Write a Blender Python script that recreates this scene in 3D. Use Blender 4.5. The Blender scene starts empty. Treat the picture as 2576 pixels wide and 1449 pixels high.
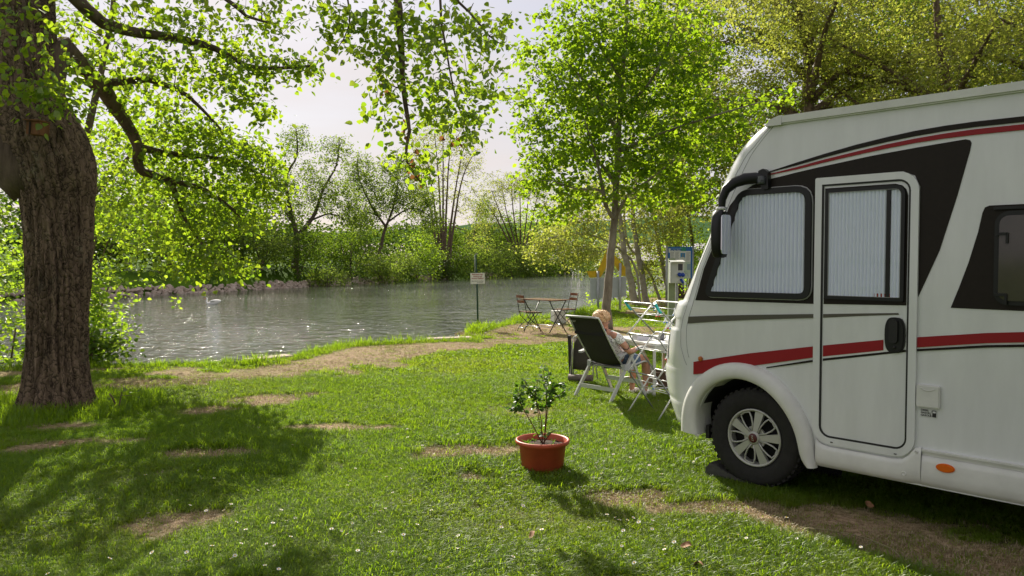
import bpy, bmesh, math, random
import numpy as np
from mathutils import Vector, Matrix, Euler

sc = bpy.context.scene
COL = sc.collection
R = math.radians

# ------------------------------------------------------------------ camera
cam_d = bpy.data.cameras.new('camera')
cam = bpy.data.objects.new('camera', cam_d)
COL.objects.link(cam)
cam.location = (0, 0, 1.65)
cam.rotation_euler = (R(90 - 2.057), 0, 0)
cam_d.sensor_width = 36.0
cam_d.lens = 36.0 * 1935 / 2576
cam_d.clip_start = 0.05
cam_d.clip_end = 6000
sc.camera = cam

# ------------------------------------------------------------------ sky and sun
SUN_AZ, SUN_EL = R(19.5), R(31)          # azimuth west of +Y
world = bpy.data.worlds.new('World')
sc.world = world
world.use_nodes = True
nt = world.node_tree
for n in list(nt.nodes):
    nt.nodes.remove(n)
wout = nt.nodes.new('ShaderNodeOutputWorld')
bg = nt.nodes.new('ShaderNodeBackground')
bg.inputs['Strength'].default_value = 0.1
sky = nt.nodes.new('ShaderNodeTexSky')
sky.sky_type = 'NISHITA'
sky.sun_disc = False
sky.sun_elevation = SUN_EL
sky.sun_rotation = -SUN_AZ
sky.air_density = 1.2
sky.dust_density = 1.0
tc = nt.nodes.new('ShaderNodeTexCoord')
mp = nt.nodes.new('ShaderNodeMapping')
mp.inputs['Scale'].default_value = (1.6, 1.6, 9.0)
ns = nt.nodes.new('ShaderNodeTexNoise')
ns.inputs['Scale'].default_value = 1.3
ns.inputs['Detail'].default_value = 5
ns.inputs['Roughness'].default_value = 0.5
cr = nt.nodes.new('ShaderNodeValToRGB')
cr.color_ramp.elements[0].position = 0.36
cr.color_ramp.elements[0].color = (0.82, 0.82, 0.82, 1)
cr.color_ramp.elements[1].position = 0.62
cr.color_ramp.elements[1].color = (0.95, 0.95, 0.95, 1)
mixw = nt.nodes.new('ShaderNodeMix')
mixw.data_type = 'RGBA'
cc = nt.nodes.new('ShaderNodeValToRGB')               # thin bright cloud veil with greyer streaks
cc.color_ramp.elements[0].position = 0.38
cc.color_ramp.elements[0].color = (0.335, 0.330, 0.385, 1)
cc.color_ramp.elements[1].position = 0.60
cc.color_ramp.elements[1].color = (0.455, 0.415, 0.420, 1)
cs = nt.nodes.new('ShaderNodeVectorMath')
cs.operation = 'SCALE'
cs.inputs['Scale'].default_value = 9.3
nt.links.new(tc.outputs['Generated'], mp.inputs['Vector'])
nt.links.new(mp.outputs['Vector'], ns.inputs['Vector'])
nt.links.new(ns.outputs['Fac'], cr.inputs['Fac'])
nt.links.new(ns.outputs['Fac'], cc.inputs['Fac'])
nt.links.new(cc.outputs['Color'], cs.inputs[0])
nt.links.new(cs.outputs[0], mixw.inputs[7])
nt.links.new(cr.outputs['Color'], mixw.inputs[0])
nt.links.new(sky.outputs['Color'], mixw.inputs[6])
nt.links.new(mixw.outputs[2], bg.inputs['Color'])
nt.links.new(bg.outputs['Background'], wout.inputs['Surface'])

sun_d = bpy.data.lights.new('sun', 'SUN')
sun_d.energy = 5.0
sun_d.angle = R(0.55)
sun_d.color = (1.0, 0.93, 0.80)
sun = bpy.data.objects.new('sun', sun_d)
COL.objects.link(sun)
SV = Vector((-math.sin(SUN_AZ) * math.cos(SUN_EL), math.cos(SUN_AZ) * math.cos(SUN_EL), math.sin(SUN_EL)))
sun.rotation_euler = SV.to_track_quat('Z', 'Y').to_euler()
sun.location = SV * 60

sc.view_settings.view_transform = 'Standard'
sc.view_settings.look = 'None'
sc.view_settings.exposure = 0.86
sc.view_settings.gamma = 1.0
sc.view_settings.use_curve_mapping = False
sc.render.engine = 'CYCLES'
sc.cycles.use_denoising = True
sc.cycles.max_bounces = 7
sc.cycles.diffuse_bounces = 3
sc.cycles.transmission_bounces = 5
sc.cycles.transparent_max_bounces = 10
sc.cycles.sample_clamp_indirect = 6
sc.cycles.sample_clamp_direct = 260

# ------------------------------------------------------------------ materials
def srgb(h):
    h = h.lstrip('#')
    c = [int(h[i:i + 2], 16) / 255 for i in (0, 2, 4)]
    return tuple(x / 12.92 if x <= 0.04045 else ((x + 0.055) / 1.055) ** 2.4 for x in c)

def pmat(name, col, rough=0.5, metal=0.0, var=0.0, scale=8.0, bump=0.0, bscale=None, spec=0.5, coat=0.0, col2=None, stretch=None, trans=0.0):
    m = bpy.data.materials.new(name)
    m.use_nodes = True
    t = m.node_tree
    b = t.nodes['Principled BSDF']
    b.inputs['Base Color'].default_value = (*col, 1)
    b.inputs['Roughness'].default_value = rough
    b.inputs['Metallic'].default_value = metal
    b.inputs['Specular IOR Level'].default_value = spec
    b.inputs['Coat Weight'].default_value = coat
    b.inputs['Coat Roughness'].default_value = 0.08
    if trans:
        b.inputs['Transmission Weight'].default_value = trans
    if var or col2 or bump:
        tcn = t.nodes.new('ShaderNodeTexCoord')
        mpn = t.nodes.new('ShaderNodeMapping')
        if stretch:
            mpn.inputs['Scale'].default_value = stretch
        t.links.new(tcn.outputs['Object'], mpn.inputs['Vector'])
    if var or col2:
        n = t.nodes.new('ShaderNodeTexNoise')
        n.inputs['Scale'].default_value = scale
        n.inputs['Detail'].default_value = 6
        n.inputs['Roughness'].default_value = 0.62
        t.links.new(mpn.outputs['Vector'], n.inputs['Vector'])
        r = t.nodes.new('ShaderNodeValToRGB')
        c2 = col2 or tuple(max(0, c * (1 + var)) for c in col)
        c1 = col if col2 else tuple(max(0, c * (1 - var)) for c in col)
        r.color_ramp.elements[0].position = 0.35
        r.color_ramp.elements[0].color = (*c1, 1)
        r.color_ramp.elements[1].position = 0.65
        r.color_ramp.elements[1].color = (*c2, 1)
        t.links.new(n.outputs['Fac'], r.inputs['Fac'])
        t.links.new(r.outputs['Color'], b.inputs['Base Color'])
    if bump:
        n2 = t.nodes.new('ShaderNodeTexNoise')
        n2.inputs['Scale'].default_value = bscale or scale * 3
        n2.inputs['Detail'].default_value = 5
        t.links.new(mpn.outputs['Vector'], n2.inputs['Vector'])
        bp = t.nodes.new('ShaderNodeBump')
        bp.inputs['Strength'].default_value = bump
        bp.inputs['Distance'].default_value = 0.02
        t.links.new(n2.outputs['Fac'], bp.inputs['Height'])
        t.links.new(bp.outputs['Normal'], b.inputs['Normal'])
    return m

def leaf_mat(name, c1, c2, t1, t2, tw=0.5, gloss=0.06, rough=0.45):
    """front colour c1..c2 (random per leaf), transmitted colour t1..t2"""
    m = bpy.data.materials.new(name)
    m.use_nodes = True
    t = m.node_tree
    for n in list(t.nodes):
        t.nodes.remove(n)
    out = t.nodes.new('ShaderNodeOutputMaterial')
    g = t.nodes.new('ShaderNodeNewGeometry')
    def ramp(a, b):
        r = t.nodes.new('ShaderNodeValToRGB')
        r.color_ramp.elements[0].color = (*a, 1)
        r.color_ramp.elements[1].color = (*b, 1)
        t.links.new(g.outputs['Random Per Island'], r.inputs['Fac'])
        return r
    d = t.nodes.new('ShaderNodeBsdfDiffuse')
    tr = t.nodes.new('ShaderNodeBsdfTranslucent')
    gl = t.nodes.new('ShaderNodeBsdfGlossy')
    gl.inputs['Roughness'].default_value = rough
    gl.inputs['Color'].default_value = (0.9, 0.9, 0.9, 1)
    t.links.new(ramp(c1, c2).outputs['Color'], d.inputs['Color'])
    t.links.new(ramp(t1, t2).outputs['Color'], tr.inputs['Color'])
    m1 = t.nodes.new('ShaderNodeMixShader')
    m1.inputs[0].default_value = tw
    t.links.new(d.outputs[0], m1.inputs[1])
    t.links.new(tr.outputs[0], m1.inputs[2])
    m2 = t.nodes.new('ShaderNodeMixShader')
    m2.inputs[0].default_value = gloss
    t.links.new(m1.outputs[0], m2.inputs[1])
    t.links.new(gl.outputs[0], m2.inputs[2])
    t.links.new(m2.outputs[0], out.inputs['Surface'])
    return m

# ------------------------------------------------------------------ object helpers
def tag(o, label=None, cat=None, group=None, kind=None):
    if label: o['label'] = label
    if cat: o['category'] = cat
    if group: o['group'] = group
    if kind: o['kind'] = kind
    return o

def empty(name, loc=(0, 0, 0), rz=0.0, label=None, cat=None, group=None, kind=None):
    o = bpy.data.objects.new(name, None)
    o.empty_display_size = 0.2
    o.location = loc
    o.rotation_euler = (0, 0, rz)
    COL.objects.link(o)
    return tag(o, label, cat, group, kind)

def link(name, me, parent=None, loc=None):
    o = bpy.data.objects.new(name, me)
    COL.objects.link(o)
    if parent is not None:
        o.parent = parent
    if loc is not None:
        o.location = loc
    return o

def fast_mesh(name, V, F, mat=None, smooth=False):
    V = np.asarray(V, dtype=np.float32)
    F = np.asarray(F, dtype=np.int32)
    me = bpy.data.meshes.new(name)
    nv, nf, k = len(V), len(F), F.shape[1]
    me.vertices.add(nv)
    me.vertices.foreach_set('co', V.ravel())
    me.loops.add(nf * k)
    me.loops.foreach_set('vertex_index', F.ravel())
    me.polygons.add(nf)
    me.polygons.foreach_set('loop_start', np.arange(0, nf * k, k, dtype=np.int32))
    me.polygons.foreach_set('loop_total', np.full(nf, k, dtype=np.int32))
    if smooth:
        me.polygons.foreach_set('use_smooth', np.ones(nf, dtype=bool))
    if mat:
        me.materials.append(mat)
    me.update(calc_edges=True)
    return me

class MB:
    """collects simple shapes into one mesh"""
    def __init__(self):
        self.v, self.f, self.s = [], [], []
    def add(self, vs, fs, smooth=False):
        o = len(self.v)
        self.v += [tuple(p) for p in vs]
        self.f += [tuple(i + o for i in q) for q in fs]
        self.s += [smooth] * len(fs)
        return self
    def box(self, c, s, M=None):
        x, y, z = s[0] / 2, s[1] / 2, s[2] / 2
        P = [Vector((a * x, b * y, d * z)) for d in (-1, 1) for b in (-1, 1) for a in (-1, 1)]
        if M is not None:
            P = [M @ p for p in P]
        P = [p + Vector(c) for p in P]
        return self.add(P, [(0, 2, 3, 1), (4, 5, 7, 6), (0, 1, 5, 4), (2, 6, 7, 3), (0, 4, 6, 2), (1, 3, 7, 5)])
    def bar(self, p, q, w, h, up=(0, 0, 1)):
        p, q = Vector(p), Vector(q)
        d = (q - p).normalized()
        u = Vector(up)
        if abs(d.dot(u)) > 0.97:
            u = Vector((0, 1, 0))
        r = d.cross(u).normalized()
        u = r.cross(d).normalized()
        P = [e + r * a * w / 2 + u * b * h / 2 for e in (p, q) for a, b in ((-1, -1), (1, -1), (1, 1), (-1, 1))]
        return self.add(P, [(0, 1, 2, 3), (7, 6, 5, 4), (0, 4, 5, 1), (1, 5, 6, 2), (2, 6, 7, 3), (3, 7, 4, 0)])
    def tube(self, pts, r, n=8, cap=True, close=False):
        pts = [Vector(p) for p in pts]
        rs = r if isinstance(r, (list, tuple)) else [r] * len(pts)
        m = len(pts)
        vs, prev = [], None
        for i, p in enumerate(pts):
            if close:
                d = (pts[(i + 1) % m] - pts[i - 1]).normalized()
            else:
                d = (pts[min(i + 1, m - 1)] - pts[max(i - 1, 0)]).normalized()
            if prev is None:
                a = Vector((0, 0, 1)) if abs(d.z) < 0.9 else Vector((1, 0, 0))
                u = d.cross(a).normalized()
            else:
                u = (prev - d * prev.dot(d)).normalized()
            prev = u
            w = d.cross(u)
            for k in range(n):
                t = 2 * math.pi * k / n
                vs.append(p + (u * math.cos(t) + w * math.sin(t)) * rs[i])
        fs = []
        for i in range(m if close else m - 1):
            j = (i + 1) % m
            for k in range(n):
                k2 = (k + 1) % n
                fs.append((i * n + k, i * n + k2, j * n + k2, j * n + k))
        self.add(vs, fs, True)
        if cap and not close:
            o = len(self.v) - m * n
            self.f.append(tuple(o + k for k in range(n))[::-1]); self.s.append(False)
            self.f.append(tuple(o + (m - 1) * n + k for k in range(n))); self.s.append(False)
        return self
    def lathe(self, prof, c=(0, 0, 0), n=32, M=None, cap=False):
        vs = []
        for (r, z) in prof:
            for k in range(n):
                t = 2 * math.pi * k / n
                p = Vector((r * math.cos(t), r * math.sin(t), z))
                if M is not None:
                    p = M @ p
                vs.append(p + Vector(c))
        fs = [(i * n + k, i * n + (k + 1) % n, (i + 1) * n + (k + 1) % n, (i + 1) * n + k) for i in range(len(prof) - 1) for k in range(n)]
        return self.add(vs, fs, True)
    def prism(self, poly, f, t0, t1):
        """poly: 2-D points, f(a,b,t) -> 3-D"""
        n = len(poly)
        vs = [f(a, b, t0) for a, b in poly] + [f(a, b, t1) for a, b in poly]
        fs = [tuple(range(n))[::-1], tuple(range(n, 2 * n))] + [(i, (i + 1) % n, n + (i + 1) % n, n + i) for i in range(n)]
        return self.add(vs, fs)
    def ring(self, outer, inner, f, t0, t1):
        n = len(outer)
        vs = [f(a, b, t) for t in (t0, t1) for P in (outer, inner) for a, b in P]
        fs = []
        for i in range(n):
            j = (i + 1) % n
            fs += [(2 * n + i, 2 * n + j, 3 * n + j, 3 * n + i), (i, j, 2 * n + j, 2 * n + i), (n + j, n + i, 3 * n + i, 3 * n + j), (j, i, n + i, n + j)]
        return self.add(vs, fs)
    def build(self, name, mat, parent=None, fix=True):
        me = bpy.data.meshes.new(name)
        me.from_pydata(self.v, [], self.f)
        me.polygons.foreach_set('use_smooth', self.s)
        if fix:
            b = bmesh.new(); b.from_mesh(me)
            bmesh.ops.recalc_face_normals(b, faces=b.faces)
            b.to_mesh(me); b.free()
        if mat: me.materials.append(mat)
        me.update()
        return link(name, me, parent)

def grid_mesh(name, rows, mat, smooth=True):
    """rows: list of equally long lists of points"""
    n, m = len(rows), len(rows[0])
    V = np.array(rows, dtype=np.float32).reshape(-1, 3)
    i = np.arange(n - 1)[:, None] * m + np.arange(m - 1)[None, :]
    F = np.stack([i, i + 1, i + m + 1, i + m], -1).reshape(-1, 4)
    return fast_mesh(name, V, F, mat, smooth)

def rrect(x0, x1, z0, z1, r, k=6, rr=None):
    """rounded rectangle; rr optional radii (bl, br, tr, tl)"""
    rr = rr or (r, r, r, r)
    P = []
    for (cx, cz, a0, q) in ((x0 + rr[0], z0 + rr[0], 180, rr[0]), (x1 - rr[1], z0 + rr[1], 270, rr[1]), (x1 - rr[2], z1 - rr[2], 0, rr[2]), (x0 + rr[3], z1 - rr[3], 90, rr[3])):
        for i in range(k + 1):
            t = R(a0 + 90 * i / k)
            P.append((cx + q * math.cos(t), cz + q * math.sin(t)))
    return P

def offset_poly(P, d):
    """inset a counter-clockwise polygon by d (mitred)"""
    n = len(P); out = []
    for i in range(n):
        a, b, c = Vector(P[i - 1]), Vector(P[i]), Vector(P[(i + 1) % n])
        e1 = (b - a); e2 = (c - b)
        e1 = e1.normalized() if e1.length > 1e-9 else e2.normalized()
        e2 = e2.normalized() if e2.length > 1e-9 else e1
        n1, n2 = Vector((-e1.y, e1.x)), Vector((-e2.y, e2.x))
        m = (n1 + n2)
        m = m.normalized() if m.length > 1e-6 else n1
        k = max(0.35, m.dot(n1))
        out.append(tuple(b + m * d / k))
    return out

def round_poly(P, rads, k=5):
    """round the corners of a polygon; rads one per corner"""
    n = len(P); out = []
    for i in range(n):
        a, b, c = Vector(P[i - 1]), Vector(P[i]), Vector(P[(i + 1) % n])
        r = rads[i]
        if r <= 0:
            out.append(tuple(b)); continue
        p, q = b + (a - b).normalized() * r, b + (c - b).normalized() * r
        for j in range(k + 1):
            t = j / k
            out.append(tuple(p * (1 - t) ** 2 + b * 2 * t * (1 - t) + q * t * t))
    return out

def text_mesh(name, txt, size, mat, parent, M, align='LEFT', ext=0.0004, bold=0.0):
    cu = bpy.data.curves.new(name, 'FONT')
    cu.body = txt; cu.size = size; cu.extrude = ext; cu.align_x = align; cu.offset = bold
    cu.resolution_u = 3
    o = bpy.data.objects.new('tmp_text', cu)
    COL.objects.link(o)
    bpy.context.view_layer.update()
    me = bpy.data.meshes.new_from_object(o.evaluated_get(bpy.context.evaluated_depsgraph_get()))
    bpy.data.objects.remove(o)
    me.name = name
    me.materials.clear(); me.materials.append(mat)
    p = link(name, me, parent)
    p.matrix_local = M
    return p

def copy_tree(o, parent=None):
    c = o.copy(); COL.objects.link(c)
    if parent is not None:
        c.parent = parent
    for ch in list(o.children):
        copy_tree(ch, c)
    return c

# ------------------------------------------------------------------ numpy noise
_rs = np.random.RandomState(7)
_T = _rs.rand(256, 256)
def vnoise(x, y, s):
    x = np.asarray(x) * s + 57.3; y = np.asarray(y) * s + 91.7
    xi, yi = np.floor(x).astype(int), np.floor(y).astype(int)
    fx, fy = x - xi, y - yi
    fx = fx * fx * (3 - 2 * fx); fy = fy * fy * (3 - 2 * fy)
    g = lambda a, b: _T[a % 256, b % 256]
    return (g(xi, yi) * (1 - fx) + g(xi + 1, yi) * fx) * (1 - fy) + (g(xi, yi + 1) * (1 - fx) + g(xi + 1, yi + 1) * fx) * fy
def fbm(x, y, s, o=4):
    v, a, t = 0, 0.5, 0
    for i in range(o):
        v = v + a * vnoise(x + 13 * i, y - 7 * i, s * 2 ** i); t += a; a *= 0.5
    return v / t

# ------------------------------------------------------------------ terrain
NEAR = [(-400, -200), (-60, -26), (-20, 5), (-11, 10.6), (-7.88, 11.78), (-6.15, 12.24), (-4.42, 12.4), (-3.86, 13.1), (-3.65, 14.15), (-3.4, 14.95), (-2.32, 15.54),
        (-0.9, 16.2), (-1.25, 17.41), (-0.77, 19.0), (0.13, 21.25), (1.86, 23.62), (2.58, 25.93), (4.2, 30.5), (8.5, 41), (22, 80), (30, 150), (20, 330), (-40, 900), (-60, 2600)]
FAR = [(-500, -150), (-70, 0), (-45, 24), (-29, 56.15), (-25.65, 62.9), (-20.2, 76.8), (-17.0, 88.5), (-12.4, 100.5), (-2.4, 124.5), (12.9, 153.8), (10, 250), (-20, 340), (-80, 900), (-100, 2600)]
WATER_Z = -1.05

def seg_dist(X, Y, L):
    d = np.full(X.shape, 1e9)
    for (ax, ay), (bx, by) in zip(L[:-1], L[1:]):
        ex, ey = bx - ax, by - ay
        t = np.clip(((X - ax) * ex + (Y - ay) * ey) / (ex * ex + ey * ey), 0, 1)
        d = np.minimum(d, np.hypot(X - ax - t * ex, Y - ay - t * ey))
    return d
def inside(X, Y, P):
    c = np.zeros(X.shape, bool)
    n = len(P)
    for i in range(n):
        (x1, y1), (x2, y2) = P[i], P[(i + 1) % n]
        if y1 == y2: continue
        c ^= ((y1 > Y) != (y2 > Y)) & (X < (x2 - x1) * (Y - y1) / (y2 - y1) + x1)
    return c
NEAR_POLY = NEAR + [(6000, 2600), (6000, -6000), (-6000, -6000), (-6000, -200)]
FAR_POLY = FAR + [(-6000, 2600), (-6000, -150)]
def sd_near(X, Y):
    X, Y = np.asarray(X, float), np.asarray(Y, float)
    return np.where(inside(X, Y, NEAR_POLY), 1, -1) * seg_dist(X, Y, NEAR)
def sd_far(X, Y):
    X, Y = np.asarray(X, float), np.asarray(Y, float)
    return np.where(inside(X, Y, FAR_POLY), 1, -1) * seg_dist(X, Y, FAR)
def sstep(a, b, x):
    t = np.clip((x - a) / (b - a), 0, 1)
    return t * t * (3 - 2 * t)
def height(X, Y):
    X, Y = np.asarray(X, float), np.asarray(Y, float)
    n = sd_near(X, Y); f = sd_far(X, Y)
    zn = -2.4 + 2.4 * sstep(-0.75, 0.12, n) + 0.03 * (fbm(X, Y, 0.7, 3) - 0.5) * sstep(0, 1, n)
    zf = -2.4 + sstep(-1.5, 4.5, f) * 3.3 + (fbm(X, Y, 0.25, 3) - 0.5) * 0.5 * sstep(0, 3, f) + sstep(110, 520, f) * 24
    return np.where(n > -3, zn, zf)
def h1(x, y):
    return float(height(np.array([x]), np.array([y]))[0])

PATCH = [(-0.44, 6.55, .5, .3), (-0.29, 5.7, .42, .22), (-1.8, 7.55, .35, .12), (-1.35, 7.46, .3, .1), (0.18, 8.14, .4, .25), (0.87, 5.31, .45, .16), (1.35, 5.1, .5, .14),
         (-2.14, 4.82, .35, .2), (-2.75, 5.85, .5, .22), (-2.59, 6.46, .45, .15), (-4.08, 6.89, .6, .2), (2.6, 4.3, .8, .3), (2.0, 4.75, .5, .3), (3.3, 3.9, .7, .35),
         (-5.0, 7.6, .7, .15), (-2.9, 9.1, .5, .3), (-3.3, 8.3, .4, .2), (0.0, 17.2, 1.6, .5), (1.3, 17.6, 1.4, .7), (2.9, 18.2, 1.5, .6), (0.9, 18.6, .9, .5), (-1.4, 6.1, .3, .15), (4.4, 3.2, 1.0, .6)]
PATHL = [(-14, 6.5), (-8, 8.9), (-5.5, 9.75), (-4.25, 10.3), (-3.3, 11.6), (-2.0, 13.5), (-0.6, 14.9), (1.0, 16.0), (3.3, 17.3), (6.5, 19.0), (12, 23)]
def dirt(X, Y):
    X, Y = np.asarray(X, float), np.asarray(Y, float)
    w = (fbm(X, Y, 1.9, 5) - 0.5) * 1.9
    d = np.zeros(X.shape)
    for (cx, cy, rx, ry) in PATCH:
        q = np.hypot((X - cx) / rx, (Y - cy) / (ry * 1.35)) + w * 1.3
        d = np.maximum(d, (1 - sstep(0.25, 1.3, q)) * .95)
    pd = seg_dist(X, Y, PATHL) + w * 0.75
    d = np.maximum(d, (1 - sstep(0.35, 1.15, pd)) * 0.74)
    dn = sd_near(X, Y)
    strip = (1 - sstep(1.5, 3.2, dn + w * 1.5)) * 0.85 * sstep(0.3, 0.55, fbm(X, Y, 0.8, 3))
    thin = np.clip((fbm(X + 31, Y + 17, .6, 4) - .58) * 2.4, 0, .35) * (dn > .8)
    return np.clip(np.maximum(np.maximum(d, thin), strip * sstep(0.25, 0.7, dn)), 0, 1)

def axis_pts(lo, hi, step, far, g=1.22):
    a = list(np.arange(lo, hi + 1e-6, step))
    s, x = step, hi
    while x < far:
        s *= g; x += s; a.append(x)
    s, x = step, lo
    while x > -far:
        s *= g; x -= s; a.insert(0, x)
    return np.array(a)
gx = axis_pts(-14, 12, 0.14, 4500)
gy = axis_pts(2, 34, 0.16, 4500)
GX, GY = np.meshgrid(gx, gy)
GZ = height(GX, GY)
GD = dirt(GX, GY)

def ground_mat():
    m = bpy.data.materials.new('lawn_soil')
    m.use_nodes = True
    t = m.node_tree
    b = t.nodes['Principled BSDF']
    b.inputs['Roughness'].default_value = 0.95
    b.inputs['Specular IOR Level'].default_value = 0.03
    at = t.nodes.new('ShaderNodeAttribute'); at.attribute_name = 'dirt'
    g = t.nodes.new('ShaderNodeNewGeometry')
    n1 = t.nodes.new('ShaderNodeTexNoise'); n1.inputs['Scale'].default_value = 22; n1.inputs['Detail'].default_value = 8
    n2 = t.nodes.new('ShaderNodeTexNoise'); n2.inputs['Scale'].default_value = 0.35; n2.inputs['Detail'].default_value = 5
    t.links.new(g.outputs['Position'], n1.inputs['Vector'])
    t.links.new(g.outputs['Position'], n2.inputs['Vector'])
    def ramp(src, a, c, p0=.35, p1=.65):
        r = t.nodes.new('ShaderNodeValToRGB')
        r.color_ramp.elements[0].color = (*a, 1); r.color_ramp.elements[1].color = (*c, 1)
        r.color_ramp.elements[0].position = p0; r.color_ramp.elements[1].position = p1
        t.links.new(src.outputs['Fac'], r.inputs['Fac'])
        return r
    soil = ramp(n1, (0.20, 0.135, 0.085), (0.46, 0.33, 0.225))
    gr = ramp(n1, (0.045, 0.095, 0.010), (0.085, 0.16, 0.018))
    gr2 = ramp(n2, (0.6, 0.6, 0.6), (1.3, 1.25, 0.9))
    mul = t.nodes.new('ShaderNodeMix'); mul.data_type = 'RGBA'; mul.blend_type = 'MULTIPLY'; mul.inputs[0].default_value = 1
    t.links.new(gr.outputs['Color'], mul.inputs[6]); t.links.new(gr2.outputs['Color'], mul.inputs[7])
    mx = t.nodes.new('ShaderNodeMix'); mx.data_type = 'RGBA'
    t.links.new(at.outputs['Fac'], mx.inputs[0])
    t.links.new(mul.outputs[2], mx.inputs[6]); t.links.new(soil.outputs['Color'], mx.inputs[7])
    t.links.new(mx.outputs[2], b.inputs['Base Color'])
    bp = t.nodes.new('ShaderNodeBump'); bp.inputs['Strength'].default_value = 0.7; bp.inputs['Distance'].default_value = 0.03
    t.links.new(n1.outputs['Fac'], bp.inputs['Height']); t.links.new(bp.outputs['Normal'], b.inputs['Normal'])
    return m
gme = grid_mesh('ground', np.stack([GX, GY, GZ], -1).tolist() if False else np.stack([GX, GY, GZ], -1), ground_mat())
da = gme.attributes.new('dirt', 'FLOAT', 'POINT')
da.data.foreach_set('value', GD.ravel().astype(np.float32))
ground = tag(link('ground', gme), 'green lawn with dry worn patches running down to the river', kind='structure')

# water
def water_mat():
    m = bpy.data.materials.new('river_water')
    m.use_nodes = True
    t = m.node_tree
    b = t.nodes['Principled BSDF']
    b.inputs['Base Color'].default_value = (0.065, 0.078, 0.048, 1)
    b.inputs['Roughness'].default_value = 0.028
    b.inputs['IOR'].default_value = 1.34
    b.inputs['Specular IOR Level'].default_value = 0.6
    g = t.nodes.new('ShaderNodeNewGeometry')
    def noise(scale, st, rot, det, dist=0.0):
        mp_ = t.nodes.new('ShaderNodeMapping'); mp_.inputs['Scale'].default_value = st; mp_.inputs['Rotation'].default_value = (0, 0, rot)
        n = t.nodes.new('ShaderNodeTexNoise'); n.inputs['Scale'].default_value = scale; n.inputs['Detail'].default_value = det
        n.inputs['Distortion'].default_value = dist
        t.links.new(g.outputs['Position'], mp_.inputs['Vector']); t.links.new(mp_.outputs['Vector'], n.inputs['Vector'])
        return n
    a = noise(1.7, (1.15, 1.0, 1), R(12), 3.5, 0.4)
    c = noise(0.5, (0.7, 1.3, 1), R(-20), 2)
    zone = noise(0.045, (0.8, 1.0, 1), R(25), 3, 0.6)
    zr = t.nodes.new('ShaderNodeMapRange'); zr.inputs['From Min'].default_value = 0.40; zr.inputs['From Max'].default_value = 0.58
    zr.inputs['To Min'].default_value = 0.35; zr.inputs['To Max'].default_value = 1.0
    t.links.new(zone.outputs['Fac'], zr.inputs['Value'])
    mul = t.nodes.new('ShaderNodeMath'); mul.operation = 'MULTIPLY'
    t.links.new(a.outputs['Fac'], mul.inputs[0]); t.links.new(zr.outputs['Result'], mul.inputs[1])
    b1 = t.nodes.new('ShaderNodeBump'); b1.inputs['Strength'].default_value = 1.0; b1.inputs['Distance'].default_value = 0.34
    b2 = t.nodes.new('ShaderNodeBump'); b2.inputs['Strength'].default_value = 1.0; b2.inputs['Distance'].default_value = 0.06
    t.links.new(mul.outputs[0], b1.inputs['Height']); t.links.new(c.outputs['Fac'], b2.inputs['Height'])
    t.links.new(b2.outputs['Normal'], b1.inputs['Normal']); t.links.new(b1.outputs['Normal'], b.inputs['Normal'])
    return m
wme = grid_mesh('river_water', [[(x, y, WATER_Z) for x in (-900, -100, -10, 20, 200, 1200)] for y in (-300, 0, 20, 60, 150, 2300)], water_mat())
tag(link('river_water', wme), 'grey green rippled river with sparkling sun glints', kind='structure')

# wooded hills far behind the opposite bank
hx = np.linspace(-900, 700, 140)
rows = []
for j, f in enumerate(np.linspace(0, 1, 14)):
    yy = 560 + 300 * f + 0 * hx
    zz = 12 + (22 + 8 * np.sin(hx / 170) + 10 * (fbm(hx, yy, 0.01, 3) - .5)) * math.sin(math.pi * min(1, f * 1.2) * 0.6) + 3.5 * fbm(hx, yy * 3, 0.12, 3)
    rows.append(np.stack([hx, yy, zz], -1))
tag(link('hills', grid_mesh('hills', rows, pmat('wooded_hill', (0.05, 0.10, 0.04), 1.0, col2=(0.09, 0.15, 0.06), scale=0.05, spec=0.0))), 'low wooded hills beyond the far bank', kind='structure')
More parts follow.
